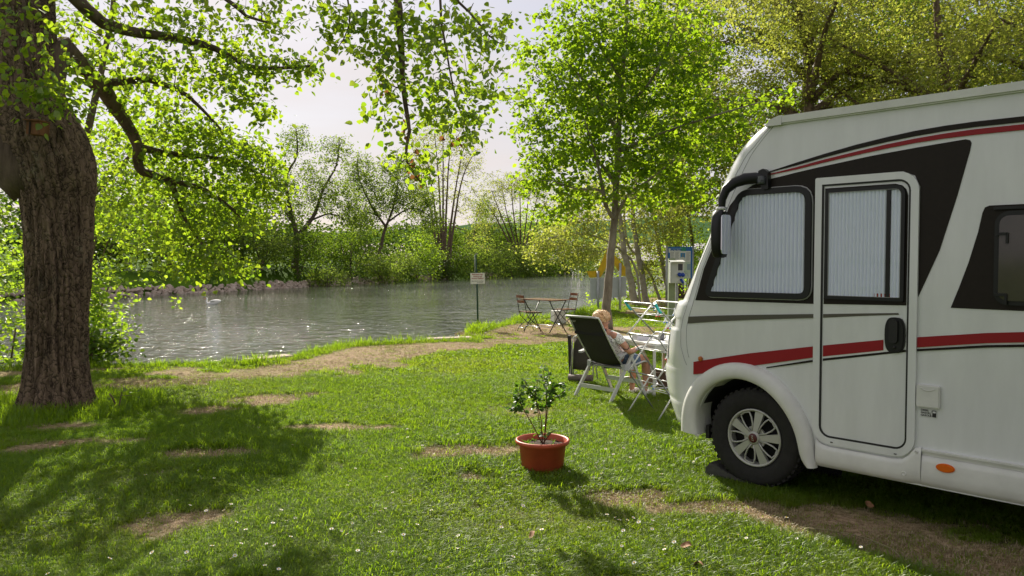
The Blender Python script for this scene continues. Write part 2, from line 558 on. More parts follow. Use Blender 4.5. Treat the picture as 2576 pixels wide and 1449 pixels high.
# ---- layout tables in metres (world space): leafy regions (x, y, z, rx, ry, rz, twigs) and branch lines
LIND_CL= [(-4.803, 7.7, 3.443, 0.36, 0.3, 0.24, 34), (-4.492, 7.7, 3.248, 0.28, 0.25, 0.14, 22), (-4.705, 7.5, 3.928, 0.35, 0.4, 0.23, 26), (-4.498, 8.0, 3.554, 0.17, 0.3, 0.25, 14), (-4.787, 9.2, 4.305, 0.43, 0.7, 0.38, 60), (-4.266, 9.2, 4.491, 0.52, 0.8, 0.29, 70), (-3.688, 9.4, 4.505, 0.53, 0.8, 0.29, 80), (-3.079, 9.6, 4.614, 0.4, 0.8, 0.25, 55), (-2.881, 9.6, 4.808, 0.3, 0.8, 0.2, 25), (-4.609, 9.4, 3.982, 0.44, 0.7, 0.29, 50), (-4.031, 9.4, 4.03, 0.49, 0.7, 0.29, 75), (-3.453, 9.4, 4.077, 0.44, 0.6, 0.22, 70), (-2.957, 9.2, 3.932, 0.33, 0.4, 0.13, 45), (-2.581, 9.2, 3.932, 0.29, 0.3, 0.1, 34), (-2.345, 9.2, 3.956, 0.14, 0.2, 0.1, 14), (-3.602, 9.4, 3.767, 0.39, 0.5, 0.17, 45), (-3.184, 9.3, 3.603, 0.29, 0.4, 0.13, 34), (-2.996, 9.3, 3.414, 0.14, 0.25, 0.12, 14), (-5.066, 10, 3.623, 0.31, 0.6, 0.31, 40), (-4.552, 10, 3.725, 0.41, 0.6, 0.26, 50), (-4.355, 10.5, 3.454, 0.49, 0.8, 0.33, 90), (-4.79, 10.5, 3.186, 0.43, 0.8, 0.38, 90), (-5.584, 11, 3.203, 0.4, 0.8, 0.4, 60), (-4.039, 10.8, 3.285, 0.45, 0.8, 0.33, 100), (-3.664, 11, 3.091, 0.45, 0.8, 0.34, 110), (-3.442, 11, 2.697, 0.28, 0.6, 0.34, 70), (-4.121, 11, 2.753, 0.57, 0.9, 0.4, 130), (-4.744, 11, 2.697, 0.51, 0.9, 0.4, 110), (-5.516, 11.3, 2.609, 0.47, 0.9, 0.41, 80), (-3.9, 11, 2.302, 0.45, 0.7, 0.28, 90), (-4.469, 11, 2.188, 0.45, 0.8, 0.34, 90), (-5.175, 11.3, 2.087, 0.47, 0.8, 0.35, 60), (-4.094, 10.6, 1.732, 0.38, 0.5, 0.25, 80), (-3.768, 10.6, 1.568, 0.22, 0.3, 0.14, 26), (-4.619, 10.8, 1.622, 0.33, 0.5, 0.22, 44), (-6.117, 12, 1.99, 0.31, 0.6, 0.5, 46)]
OVER_CL= [(-1.911, 8.0, 4.241, 0.25, 0.4, 0.12, 22), (-1.791, 8.0, 3.959, 0.17, 0.3, 0.12, 24), (-1.667, 8, 4.12, 0.21, 0.3, 0.12, 24), (-1.381, 8.0, 4.201, 0.29, 0.5, 0.17, 34), (-0.972, 8, 4.161, 0.29, 0.5, 0.21, 40), (-0.564, 8, 4.201, 0.29, 0.5, 0.17, 32), (-0.319, 8, 4.04, 0.25, 0.4, 0.1, 24), (-0.074, 8, 4.08, 0.12, 0.3, 0.12, 12), (-0.237, 8, 3.898, 0.25, 0.3, 0.1, 24), (-1.219, 8, 3.878, 0.29, 0.5, 0.21, 44), (-0.851, 8, 3.878, 0.25, 0.5, 0.21, 34), (-1.384, 8, 3.655, 0.25, 0.4, 0.1, 26), (-1.125, 7.9, 3.49, 0.24, 0.4, 0.16, 34), (-0.801, 7.9, 3.49, 0.24, 0.4, 0.2, 36), (-0.524, 8, 3.675, 0.21, 0.4, 0.21, 24), (-0.402, 8, 3.391, 0.25, 0.4, 0.17, 34), (-0.197, 8, 3.513, 0.12, 0.3, 0.17, 14), (-1.328, 7.9, 3.329, 0.12, 0.3, 0.16, 14), (-0.872, 7.8, 3.11, 0.24, 0.4, 0.16, 30), (-0.6, 7.9, 3.168, 0.2, 0.4, 0.2, 32), (-0.397, 7.9, 3.088, 0.16, 0.4, 0.2, 24), (-0.438, 7.9, 2.887, 0.16, 0.3, 0.08, 14), (-1.313, 7.8, 3.03, 0.12, 0.2, 0.08, 8), (-1.073, 7.8, 2.911, 0.16, 0.3, 0.12, 12), (-0.954, 7.8, 2.672, 0.2, 0.3, 0.12, 16), (-1.155, 7.8, 2.672, 0.12, 0.2, 0.12, 7), (-0.915, 7.8, 2.512, 0.12, 0.2, 0.08, 6)]
OVER_L= [[(-2.568, 8.6, 5.644), (-1.828, 8.2, 5.007), (-1.256, 8, 4.564), (-1.157, 8, 4.08), (-1.138, 8, 3.716), (-1.086, 7.9, 3.249), (-1.033, 7.8, 2.951), (-1.075, 7.8, 2.672), (-0.915, 7.8, 2.432)], [(-1.828, 8.2, 5.007), (-0.848, 8, 4.564), (-0.727, 8, 4.08), (-0.647, 8, 3.635), (-0.566, 8, 3.269), (-0.438, 7.9, 2.967)], [(-0.848, 8, 4.564), (-0.441, 8, 4.201), (-0.237, 8, 3.959), (-0.115, 8, 3.878)], [(-1.828, 8.2, 5.007), (-1.705, 8, 4.443), (-1.667, 8, 4.08), (-1.792, 8, 3.837)]]
LIND_L= [[(-5.019, 8.7, 4.029), (-5.045, 9.1, 3.908), (-4.998, 9.4, 3.767), (-5.015, 9.8, 3.584), (-4.968, 10, 3.419), (-4.893, 10.1, 3.128), (-4.92, 10.2, 2.882), (-4.837, 10.3, 2.804), (-4.636, 10.5, 2.73), (-4.27, 10.8, 2.622), (-3.829, 10.8, 2.29)], [(-4.976, 8.5, 4.66), (-4.726, 9, 4.384), (-4.176, 9.2, 4.305), (-3.557, 9.3, 4.193), (-3.18, 9.3, 3.981), (-2.769, 9.2, 3.923), (-2.392, 9.2, 3.956)], [(-4.757, 8.6, 5.386), (-4.163, 9.2, 5.093), (-3.491, 9.4, 4.837), (-3.241, 9.5, 4.631), (-2.933, 9.6, 4.566)], [(-4.893, 10.1, 3.128), (-4.565, 10.6, 3.093), (-4.079, 10.9, 3.078), (-3.554, 11, 2.866)], [(-4.998, 9.4, 3.767), (-4.513, 9.6, 3.886), (-4.15, 9.9, 3.754), (-3.924, 10.5, 3.401)], [(-4.636, 10.5, 2.73), (-4.597, 10.9, 2.184), (-4.188, 10.7, 1.733)]]
YOUNG_CL= [(2.543, 18.3, 7.209, 1.42, 1.4, 0.85, 150), (1.514, 18.3, 7.209, 1.04, 1.4, 0.66, 90), (3.664, 18.3, 7.209, 1.13, 1.4, 0.76, 110), (1.049, 18.3, 6.376, 0.76, 1.4, 0.57, 60), (2.079, 18.3, 6.19, 1.13, 1.4, 0.76, 140), (3.298, 18.3, 6.097, 1.13, 1.4, 0.76, 140), (4.42, 18.3, 6.283, 0.76, 1.4, 0.76, 70), (0.393, 18.3, 6.561, 0.38, 1.4, 0.24, 14), (0.394, 18.3, 5.633, 0.57, 1.4, 0.28, 26), (1.238, 18.3, 5.354, 1.04, 1.4, 0.66, 120), (2.46, 18.3, 5.074, 1.13, 1.4, 0.76, 160), (3.774, 18.3, 5.074, 1.13, 1.4, 0.76, 140), (4.806, 18.3, 5.167, 0.76, 1.4, 0.57, 50), (0.488, 18.3, 4.795, 0.57, 1.4, 0.33, 32), (1.053, 18.3, 4.234, 1.04, 1.4, 0.57, 110), (2.276, 18.3, 4.047, 1.13, 1.4, 0.57, 120), (3.593, 18.3, 4.047, 1.13, 1.4, 0.57, 120), (4.814, 18.3, 4.328, 0.76, 1.4, 0.47, 50), (5.465, 18.3, 4.981, 0.57, 1.4, 0.38, 26), (0.678, 18.3, 3.579, 0.66, 1.4, 0.43, 52), (1.62, 18.3, 3.298, 0.85, 1.4, 0.43, 70), (3.128, 18.3, 3.204, 0.85, 1.4, 0.38, 60), (4.163, 18.3, 3.391, 0.76, 1.4, 0.43, 60), (1.056, 18.3, 2.828, 0.66, 1.4, 0.24, 30), (6.022, 18.3, 5.447, 0.57, 1.4, 0.28, 22)]
YOUNG_L= [[(2.247, 18.3, 0.03), (2.308, 18.3, 1.225), (2.425, 18.3, 2.546), (2.468, 18.3, 3.391), (2.519, 18.3, 4.515), (2.569, 18.3, 5.633), (2.658, 18.3, 6.654), (2.708, 18.3, 7.762), (2.765, 18.3, 9.233), (2.805, 18.3, 10.513)], [(2.443, 18.3, 2.593), (2.21, 18.1, 2.908), (2.073, 17.9, 3.262), (1.468, 17.6, 3.28), (0.913, 17.4, 3.439)], [(2.443, 18.3, 2.64), (2.721, 18.1, 3.187), (3.15, 17.9, 3.491), (3.727, 17.6, 3.955)], [(2.477, 18.3, 3.391), (2.027, 18.6, 4.086), (1.281, 18.9, 4.609), (0.706, 19.1, 4.932)], [(2.486, 18.3, 3.579), (2.995, 18.7, 4.768), (3.835, 19.1, 6.001), (4.462, 19.3, 6.829)], [(2.518, 18.3, 4.608), (1.956, 18, 5.476), (1.195, 17.7, 6.221)], [(2.553, 18.3, 5.167), (3.245, 18, 5.842), (3.767, 17.9, 7.087)], [(2.596, 18.3, 5.912), (2.016, 18.6, 6.924), (1.651, 18.8, 7.74)], [(2.52, 18.3, 4.234), (3.622, 18, 4.651), (4.623, 17.6, 4.943), (5.638, 17.4, 5.216)], [(2.21, 18.1, 2.908), (1.951, 17.9, 3.995), (1.644, 17.6, 4.854)]]
THIN_CL= [(4.062, 29, 3.963, 1.35, 1.5, 0.9, 90), (2.673, 27, 2.972, 1.26, 1.5, 0.7, 90), (1.502, 26, 2.387, 0.94, 1, 0.47, 60), (0.832, 26, 1.851, 0.54, 0.6, 0.2, 16), (2.309, 26, 1.851, 0.81, 1, 0.4, 44), (5.412, 29, 3.069, 1.35, 1.5, 1.05, 130), (5.144, 30, 1.573, 1.09, 1.2, 0.93, 80), (6.912, 31, 2.21, 0.96, 1.5, 1.28, 100), (3.903, 30, 2.037, 0.93, 1.2, 0.78, 50), (6.365, 30, 4.043, 1.4, 1.5, 0.93, 100), (7.56, 31, 1.25, 0.64, 1, 0.96, 40), (6.565, 31, 5.711, 1.44, 1.5, 0.96, 80), (2.192, 28, 3.884, 0.87, 1, 0.58, 40)]
THIN_L= [[(4.601, 28.5, 0.147), (4.375, 28.5, 0.988), (4.179, 28.5, 1.871), (3.997, 28.5, 3.045), (3.843, 28.5, 4.362), (3.808, 28.5, 5.675)], [(5.102, 29, 0.15), (4.886, 29, 1.126), (4.715, 29, 2.174), (4.543, 29, 3.368), (4.654, 29, 5.004), (4.494, 29, 6.929)], [(6.24, 30, 0.176), (5.954, 30, 1.108), (5.714, 30, 2.192), (5.52, 30, 3.427), (5.371, 30, 4.812), (5.19, 30, 6.652)], [(5.755, 29.5, 0.094), (5.367, 29.5, 0.964), (4.905, 29.5, 1.726), (4.339, 29.3, 2.481)], [(7.089, 31, 0.127), (7.269, 31, 1.57), (7.144, 31, 3.167), (6.813, 31, 4.6), (6.64, 31, 6.344)], [(4.223, 28.5, 1.871), (3.008, 27.5, 2.501), (1.811, 26.6, 2.541), (0.966, 26, 2.227)]]
# ------------------------------------------------------------------ trees
BARK_DARK = pmat('bark_dark', (0.07, 0.048, 0.034), 0.95, col2=(0.16, 0.115, 0.085), scale=9, bump=0.8, stretch=(1, 1, .25))
BARK_GREY = pmat('bark_grey', (0.16, 0.13, 0.10), 0.95, col2=(0.30, 0.26, 0.21), scale=7, bump=0.5, stretch=(1, 1, .4))
BARK_PALE = pmat('bark_pale', (0.26, 0.225, 0.17), 0.9, col2=(0.42, 0.38, 0.31), scale=5, bump=0.4, stretch=(1, 1, 1.6))
BARK_BROWN = pmat('bark_brown', (0.085, 0.055, 0.035), 0.95, col2=(0.20, 0.14, 0.095), scale=12, bump=0.5, stretch=(1, 1, .5))

def seg_mesh(name, P0, P1, R0, R1, mat, n=3):
    P0, P1 = np.asarray(P0, float), np.asarray(P1, float)
    R0, R1 = np.asarray(R0, float)[:, None], np.asarray(R1, float)[:, None]
    d = P1 - P0
    d /= np.linalg.norm(d, axis=1, keepdims=True) + 1e-9
    a = np.where(np.abs(d[:, 2:3]) < 0.9, np.array([[0, 0, 1.0]]), np.array([[1.0, 0, 0]]))
    u = np.cross(d, a); u /= np.linalg.norm(u, axis=1, keepdims=True)
    w = np.cross(d, u)
    V = []
    for P, Rr in ((P0, R0), (P1, R1)):
        for k in range(n):
            t = 2 * math.pi * k / n
            V.append(P + (u * math.cos(t) + w * math.sin(t)) * Rr)
    V = np.stack(V, 1)
    N = len(P0)
    b = np.arange(N)[:, None, None] * 2 * n
    q = np.array([[k, (k + 1) % n, n + (k + 1) % n, n + k] for k in range(n)])[None]
    return fast_mesh(name, V.reshape(-1, 3), (b + q).reshape(-1, 4), mat, True)

# leaf outlines: along +y, normal +z
HEART = (np.array([(0, 0, 0), (-.30, .04, .03), (-.50, .34, .07), (-.30, .74, .05), (0, 1.04, -.04), (.30, .74, .05), (.50, .34, .07), (.30, .04, .03), (0, .5, -.05)], float),
         np.array([(0, 8, 1), (1, 8, 2), (2, 8, 3), (3, 8, 4), (4, 8, 5), (5, 8, 6), (6, 8, 7), (7, 8, 0)]))
OVAL = (np.array([(0, 0, 0), (-.40, .32, .08), (-.34, .68, .07), (0, 1.0, -.03), (.34, .68, .07), (.40, .32, .08), (0, .5, -.03)], float),
        np.array([(0, 6, 1), (1, 6, 2), (2, 6, 3), (3, 6, 4), (4, 6, 5), (5, 6, 0)]))
RHOMB = (np.array([(0, 0, 0), (-.42, .45, .09), (0, 1.0, -.02), (.42, .45, .09)], float), np.array([(0, 2, 1), (0, 3, 2)]))
NARROW = (np.array([(0, 0, 0), (-.16, .45, .05), (0, 1.0, -.02), (.16, .45, .05)], float), np.array([(0, 2, 1), (0, 3, 2)]))

def leaf_frames(pos, rng, droop=0.5, tilt=0.7, out=None):
    """random unit frames: y = leaf direction (drooping), z = leaf normal (mostly up)"""
    N = len(pos)
    a = rng.rand(N) * 2 * math.pi
    y = np.stack([np.cos(a), np.sin(a), -droop + rng.randn(N) * 0.4], 1)
    if out is not None:
        y = y + out
    y /= np.linalg.norm(y, axis=1, keepdims=True)
    z = np.stack([rng.randn(N) * tilt, rng.randn(N) * tilt, np.ones(N)], 1)
    x = np.cross(y, z); x /= np.linalg.norm(x, axis=1, keepdims=True) + 1e-9
    z = np.cross(x, y)
    return np.stack([x, y, z], 2)          # columns

def leaves_mesh(name, pos, fr, size, tpl, mat):
    T, F = tpl
    V = np.einsum('nij,kj->nki', fr, T) * size[:, None, None] + pos[:, None, :]
    k = len(T)
    FF = (np.arange(len(pos))[:, None, None] * k + F[None]).reshape(-1, F.shape[1])
    return fast_mesh(name, V.reshape(-1, 3), FF, mat)

def tree(name, label, cat, limbs, clumps, lmat, bark, leaf=0.08, lpa=10, spread=0.16, tpl=RHOMB, seed=1, group=None,
         twig_r=0.012, step=0.3, droop=0.5, tilt=0.7, parts=0, flat=0.6, loc=None, cast=None, sag=0.12, trunk_obj=True, sides=8, crown_name='crown'):
    """limbs: [(points, r0, r1, part name)]; clumps: [(cx,cy,cz,rx,ry,rz,n)] regions that carry twigs and leaves"""
    rng = np.random.RandomState(seed)
    base = Vector(limbs[0][0][0]) if loc is None else Vector(loc)
    root = empty(name, base, 0, label, cat, group)
    B = np.array(base)
    nodes, rads = [], []
    for i, (pts, r0, r1, pn) in enumerate(limbs):
        P = np.array(pts, float)
        # smooth resample (Catmull-Rom) with a little crookedness
        Q = []
        for j in range(len(P) - 1):
            p0, p1, p2, p3 = P[max(j - 1, 0)], P[j], P[j + 1], P[min(j + 2, len(P) - 1)]
            m = max(2, int(np.linalg.norm(p2 - p1) / step) + 1)
            for k in range(m):
                t = k / m
                Q.append(0.5 * ((2 * p1) + (-p0 + p2) * t + (2 * p0 - 5 * p1 + 4 * p2 - p3) * t * t + (-p0 + 3 * p1 - 3 * p2 + p3) * t ** 3))
        Q.append(P[-1]); Q = np.array(Q)
        rr = r0 + (r1 - r0) * np.linspace(0, 1, len(Q)) ** 0.8
        Q[1:-1] += rng.randn(len(Q) - 2, 3) * np.minimum(rr[1:-1, None] * 0.10, 0.04)
        nodes += list(Q); rads += list(rr)
        if trunk_obj and pn:
            if i == 0:
                rr = rr * (1 + 0.5 * np.exp(-np.arange(len(Q)) * 1.6))
            MB().tube([Vector(q - B) for q in Q], list(rr), sides).build(pn, bark, root, fix=False)
    nb = len(nodes)
    A, csz = [], []
    for (cx, cy, cz, rx, ry, rz, n) in clumps:
        d = rng.randn(n, 3); d /= np.linalg.norm(d, axis=1, keepdims=True)
        d *= rng.rand(n, 1) ** 0.42
        A.append(np.array([cx, cy, cz]) + d * np.array([rx, ry, rz]))
    A = np.concatenate(A)
    N = np.zeros((len(nodes) + len(A) * 14, 3)); N[:nb] = nodes
    Rd = np.zeros(len(N)); Rd[:nb] = rads
    cnt = nb
    d0 = np.array([np.min(np.sum((N[:nb] - a) ** 2, 1)) for a in A])
    P0, P1, R0, R1 = [], [], [], []
    ends, dirs = [], []
    for i in np.argsort(d0):
        a = A[i]
        dd = np.sum((N[:cnt] - a) ** 2, 1)
        j = int(np.argmin(dd)); L = math.sqrt(dd[j])
        m = int(min(12, max(1, L / (step * 1.4))))
        p = N[j]; r = min(Rd[j] * 0.7, twig_r * (1 + L * 1.2)); re = twig_r * 0.35
        jit = rng.randn(3) * L * 0.10
        prev, pr = p, r
        for k in range(1, m + 1):
            t = k / m
            q = p + (a - p) * t + jit * math.sin(math.pi * t) + np.array([0, 0, sag * L * math.sin(math.pi * t)])
            rk = r + (re - r) * t
            P0.append(prev); P1.append(q); R0.append(pr); R1.append(rk)
            if cnt < len(N):
                N[cnt] = q; Rd[cnt] = rk; cnt += 1
            dirs_ = q - prev
            prev, pr = q, rk
        ends.append(a); dirs.append(dirs_ / (np.linalg.norm(dirs_) + 1e-9))
    ends, dirs = np.array(ends), np.array(dirs)
    tw = seg_mesh('twigs', np.array(P0) - B, np.array(P1) - B, R0, R1, bark)
    tag(link('twigs', tw, root), kind='stuff')
    # sprays: leaves strung along a short drooping line that goes on from each twig
    n = len(ends)
    t = np.tile(np.linspace(-0.6, 1.0, lpa), (n, 1)) + rng.randn(n, lpa) * 0.12
    hd = dirs.copy(); hd[:, 2] = hd[:, 2] * 0.4 - 0.15
    hd += rng.randn(n, 3) * 0.45
    hd /= np.linalg.norm(hd, axis=1, keepdims=True)
    pos = ends[:, None, :] + hd[:, None, :] * (t * spread * 1.5)[:, :, None]
    pos = pos + rng.randn(n, lpa, 3) * np.array([spread, spread, spread * flat]) * 0.55
    pos[:, :, 2] -= (np.abs(t) ** 2) * spread * 0.35
    pos = pos.reshape(-1, 3)
    fr = leaf_frames(pos, rng, droop, tilt, np.repeat(hd, lpa, 0) * 0.5)
    size = leaf * (0.45 + 0.8 * rng.rand(len(pos)) ** .8)
    if parts:
        # the leaves that show largest become single parts
        u, v = pos[:, 0] / pos[:, 1], (pos[:, 2] - 1.65) / pos[:, 1]
        vis = (np.abs(u) < 0.66) & (v < 0.33) & (pos[:, 1] > 1)
        score = np.where(vis, size / pos[:, 1], 0)
        top = np.argsort(-score)[:parts]
        lm = fast_mesh('leaf', tpl[0], tpl[1], lmat)
        for q in top:
            o = bpy.data.objects.new('leaf', lm)
            M = np.eye(4); M[:3, :3] = fr[q] * size[q]; M[:3, 3] = pos[q] - B
            o.parent = root; o.matrix_local = Matrix(M.tolist()); COL.objects.link(o)
        keep = np.ones(len(pos), bool); keep[top] = False
        pos, fr, size = pos[keep], fr[keep], size[keep]
    tag(link(crown_name, leaves_mesh(crown_name, pos - B, fr, size, tpl, lmat), root), kind='stuff')
    return root

# ------------------------------------------------------------------ big old linden on the left
L_LIND = leaf_mat('linden_leaf', (0.050, 0.10, 0.012), (0.095, 0.15, 0.02), (0.24, 0.42, 0.012), (0.48, 0.62, 0.025), 0.58, 0.05)
L_YOUNG = leaf_mat('young_tree_leaf', (0.055, 0.115, 0.009), (0.095, 0.16, 0.014), (0.24, 0.41, 0.012), (0.44, 0.60, 0.022), 0.62, 0.03)
L_LIME = leaf_mat('lime_green_leaf', (0.09, 0.17, 0.02), (0.14, 0.22, 0.03), (0.34, 0.56, 0.02), (0.52, 0.68, 0.04), 0.6, 0.04)
L_YELLOW = leaf_mat('yellow_green_leaf', (0.13, 0.16, 0.03), (0.20, 0.21, 0.05), (0.38, 0.46, 0.04), (0.58, 0.60, 0.10), 0.55, 0.04)
L_OLIVE = leaf_mat('olive_budding_leaf', (0.12, 0.135, 0.028), (0.18, 0.19, 0.045), (0.34, 0.41, 0.035), (0.52, 0.56, 0.08), 0.54, 0.02)
L_WILLOW = leaf_mat('willow_leaf', (0.065, 0.11, 0.022), (0.11, 0.16, 0.038), (0.22, 0.36, 0.025), (0.38, 0.48, 0.055), 0.5, 0.015)
L_DARK = leaf_mat('bank_green_leaf', (0.04, 0.08, 0.010), (0.075, 0.13, 0.018), (0.13, 0.25, 0.012), (0.28, 0.40, 0.025), 0.48, 0.015)
L_WOOD = leaf_mat('deep_green_leaf', (0.03, 0.06, 0.009), (0.06, 0.105, 0.016), (0.08, 0.16, 0.01), (0.19, 0.28, 0.018), 0.42, 0.01)  # mature leaf, darkened further to stand in for the thicket's self-shading

def old_trunk_mesh():
    prof = [(-0.15, -5.06, 0.55), (0.0, -5.04, 0.49), (0.1, -5.045, 0.43), (0.3, -5.05, 0.39), (0.6, -5.05, 0.365), (1.0, -5.03, 0.37), (1.45, -5.01, 0.385), (1.9, -5.0, 0.40), (2.2, -5.0, 0.415),
            (2.42, -5.0, 0.44), (2.6, -5.03, 0.475), (2.76, -5.06, 0.49), (2.9, -5.1, 0.495), (3.07, -5.14, 0.485), (3.24, -5.20, 0.44), (3.4, -5.25, 0.40), (3.63, -5.29, 0.36), (4.0, -5.31, 0.345), (4.5, -5.31, 0.34), (5.2, -5.25, 0.31), (6.2, -5.1, 0.26), (7.4, -4.95, 0.2), (9, -4.9, 0.12)]
    pz = np.array([p[0] for p in prof]); px = np.array([p[1] for p in prof]); pr = np.array([p[2] for p in prof])
    zs = np.concatenate([np.linspace(-0.15, 5.0, 280), np.linspace(5.1, 9, 24)])
    th = np.linspace(0, 2 * math.pi, 181)
    rows = []
    for z in zs:
        r = np.interp(z, pz, pr); x = np.interp(z, pz, px)
        # bark furrows: ridged noise stretched along the stem, plus root flare lobes and a burl
        tw = th + z * 0.10
        f = np.abs(fbm(np.cos(tw) * 3.0 + 9, np.sin(tw) * 3.0 + z * 0.45, 2.6, 3) - 0.5) * 2
        f2 = fbm(np.cos(tw) * 9 + 3, np.sin(tw) * 9 + z * 3.0, 2.0, 3)
        lump = (fbm(np.cos(th) * 1.2 + 5, np.sin(th) * 1.2 + z * 0.8, 1.0, 2) - 0.5) * 0.10
        lobes = (0.05 + 0.08 * np.cos(th * 5 + 1.0)) * math.exp(-max(z, 0) * 4.5)
        burl = 0.05 * np.exp(-((np.mod(th + 0.5 + math.pi, 2 * math.pi) - math.pi) / 0.5) ** 2 - ((z - 2.62) / 0.22) ** 2)
        rad = r * .95 * (1 + lobes + lump) + burl + np.minimum(f, 0.42) * 0.11 - 0.085 + (f2 - .5) * 0.022
        rad[-1] = rad[0]
        rows.append(np.stack([x + rad * np.cos(th), 8.5 + rad * np.sin(th), np.full_like(th, z)], -1))
    return rows
def bark_mat():
    m = bpy.data.materials.new('old_bark')
    m.use_nodes = True
    t = m.node_tree
    b = t.nodes['Principled BSDF']
    b.inputs['Roughness'].default_value = 0.9
    b.inputs['Specular IOR Level'].default_value = 0.25
    g = t.nodes.new('ShaderNodeNewGeometry')
    mp_ = t.nodes.new('ShaderNodeMapping'); mp_.inputs['Scale'].default_value = (1, 1, .22)
    n1 = t.nodes.new('ShaderNodeTexNoise'); n1.inputs['Scale'].default_value = 14; n1.inputs['Detail'].default_value = 8; n1.inputs['Roughness'].default_value = .7
    n2 = t.nodes.new('ShaderNodeTexNoise'); n2.inputs['Scale'].default_value = 2.3; n2.inputs['Detail'].default_value = 6; n2.inputs['Roughness'].default_value = .7
    vo = t.nodes.new('ShaderNodeTexVoronoi'); vo.feature = 'DISTANCE_TO_EDGE'; vo.inputs['Scale'].default_value = 11
    for n in (n1, vo):
        t.links.new(mp_.outputs['Vector'], n.inputs['Vector'])
    t.links.new(g.outputs['Position'], mp_.inputs['Vector']); t.links.new(g.outputs['Position'], n2.inputs['Vector'])
    r = t.nodes.new('ShaderNodeValToRGB')
    r.color_ramp.elements[0].position = .3; r.color_ramp.elements[0].color = (0.075, 0.050, 0.033, 1)
    r.color_ramp.elements[1].position = .70; r.color_ramp.elements[1].color = (0.33, 0.235, 0.165, 1)
    t.links.new(n1.outputs['Fac'], r.inputs['Fac'])
    r2 = t.nodes.new('ShaderNodeValToRGB')     # lichen and moss blotches
    r2.color_ramp.elements[0].position = .58; r2.color_ramp.elements[0].color = (0, 0, 0, 1)
    r2.color_ramp.elements[1].position = .70; r2.color_ramp.elements[1].color = (0.6, 0.6, 0.6, 1)
    t.links.new(n2.outputs['Fac'], r2.inputs['Fac'])
    mx = t.nodes.new('ShaderNodeMix'); mx.data_type = 'RGBA'
    mx.inputs[7].default_value = (0.27, 0.26, 0.19, 1)
    t.links.new(r2.outputs['Color'], mx.inputs[0]); t.links.new(r.outputs['Color'], mx.inputs[6])
    ck = t.nodes.new('ShaderNodeMapRange'); ck.inputs['From Min'].default_value = 0.0; ck.inputs['From Max'].default_value = 0.09; ck.inputs['To Min'].default_value = 0.25; ck.inputs['To Max'].default_value = 1.0  # cracks darkened in colour, for dirt and the shade inside them
    t.links.new(vo.outputs['Distance'], ck.inputs['Value'])
    mk = t.nodes.new('ShaderNodeMix'); mk.data_type = 'RGBA'; mk.blend_type = 'MULTIPLY'; mk.inputs[0].default_value = 1
    t.links.new(mx.outputs[2], mk.inputs[6]); t.links.new(ck.outputs['Result'], mk.inputs[7])
    t.links.new(mk.outputs[2], b.inputs['Base Color'])
    wp = t.nodes.new('ShaderNodeTexNoise'); wp.inputs['Scale'].default_value = 5; wp.inputs['Detail'].default_value = 3
    va = t.nodes.new('ShaderNodeVectorMath'); va.operation = 'MULTIPLY_ADD'; va.inputs[1].default_value = (.35, .35, .35)
    t.links.new(g.outputs['Position'], wp.inputs['Vector']); t.links.new(wp.outputs['Color'], va.inputs[0]); t.links.new(mp_.outputs['Vector'], va.inputs[2])
    t.links.new(va.outputs[0], vo.inputs['Vector'])
    ad = t.nodes.new('ShaderNodeMath'); ad.operation = 'ADD'
    t.links.new(n1.outputs['Fac'], ad.inputs[0]); t.links.new(vo.outputs['Distance'], ad.inputs[1])
    bp = t.nodes.new('ShaderNodeBump'); bp.inputs['Strength'].default_value = 1.0; bp.inputs['Distance'].default_value = 0.05
    t.links.new(ad.outputs[0], bp.inputs['Height']); t.links.new(bp.outputs['Normal'], b.inputs['Normal'])
    return m
OLD_BARK = bark_mat()

LP = LIND_L
limbs = [([(-5.04, 8.5, 0), (-5.0, 8.5, 2.0), (-5.25, 8.5, 3.6), (-5.3, 8.5, 5.0), (-5.1, 8.5, 7.0), (-4.9, 8.5, 9.0)], 0.35, 0.12, None),
         ([(-5.15, 8.6, 3.1), (-5.1, 8.65, 3.8)] + LP[0], 0.17, 0.02, 'limb'),
         ([(-5.3, 8.5, 4.3)] + LP[1], 0.11, 0.012, 'limb'),
         ([(-5.3, 8.5, 5.2)] + LP[2], 0.10, 0.012, 'limb'),
         (LP[3], 0.06, 0.012, 'limb'), (LP[4], 0.06, 0.012, 'limb'), (LP[5], 0.05, 0.01, 'limb'),
         ([(-5.2, 8.5, 2.55), (-5.6, 8.45, 2.95), (-6.3, 8.3, 3.5), (-7.4, 8.1, 4.4), (-8.8, 7.9, 5.6)], 0.36, 0.10, 'limb'),
         ([(-5.3, 8.5, 4.8), (-4.4, 8.4, 6.2), (-3.4, 8.4, 6.6)] + OVER_L[0], 0.14, 0.008, 'limb'),
         (OVER_L[1], 0.022, 0.006, 'limb'), (OVER_L[2], 0.02, 0.005, 'limb'), (OVER_L[3], 0.018, 0.004, 'limb'),
         ([(-4.7, 7.9, 5.6), (-4.75, 7.6, 4.6), (-4.75, 7.6, 3.9), (-4.7, 7.65, 3.45)], 0.03, 0.006, 'limb')]
high = [(-6.5, 8.5, 8.8, 3.0, 3.2, 1.9, 90), (-3.5, 10.5, 9.3, 3.0, 3.0, 1.8, 80), (-5, 8.5, 12, 3.4, 3.4, 2.2, 110), (-7.8, 6.5, 6.8, 2.4, 2.4, 1.2, 55), (-2.6, 6.0, 8.6, 2.2, 2.4, 1.3, 45), (-7.5, 11, 7.8, 2.4, 2.6, 1.6, 60), (-1.0, 7.4, 7.0, 1.6, 1.6, .6, 24), (-5.2, 15.2, 9.9, 2.5, 2.2, 1.7, 260), (-2.8, 14.8, 9.6, 1.9, 2, 1.5, 190)]  # last two masses added out of view to shade the visible boughs
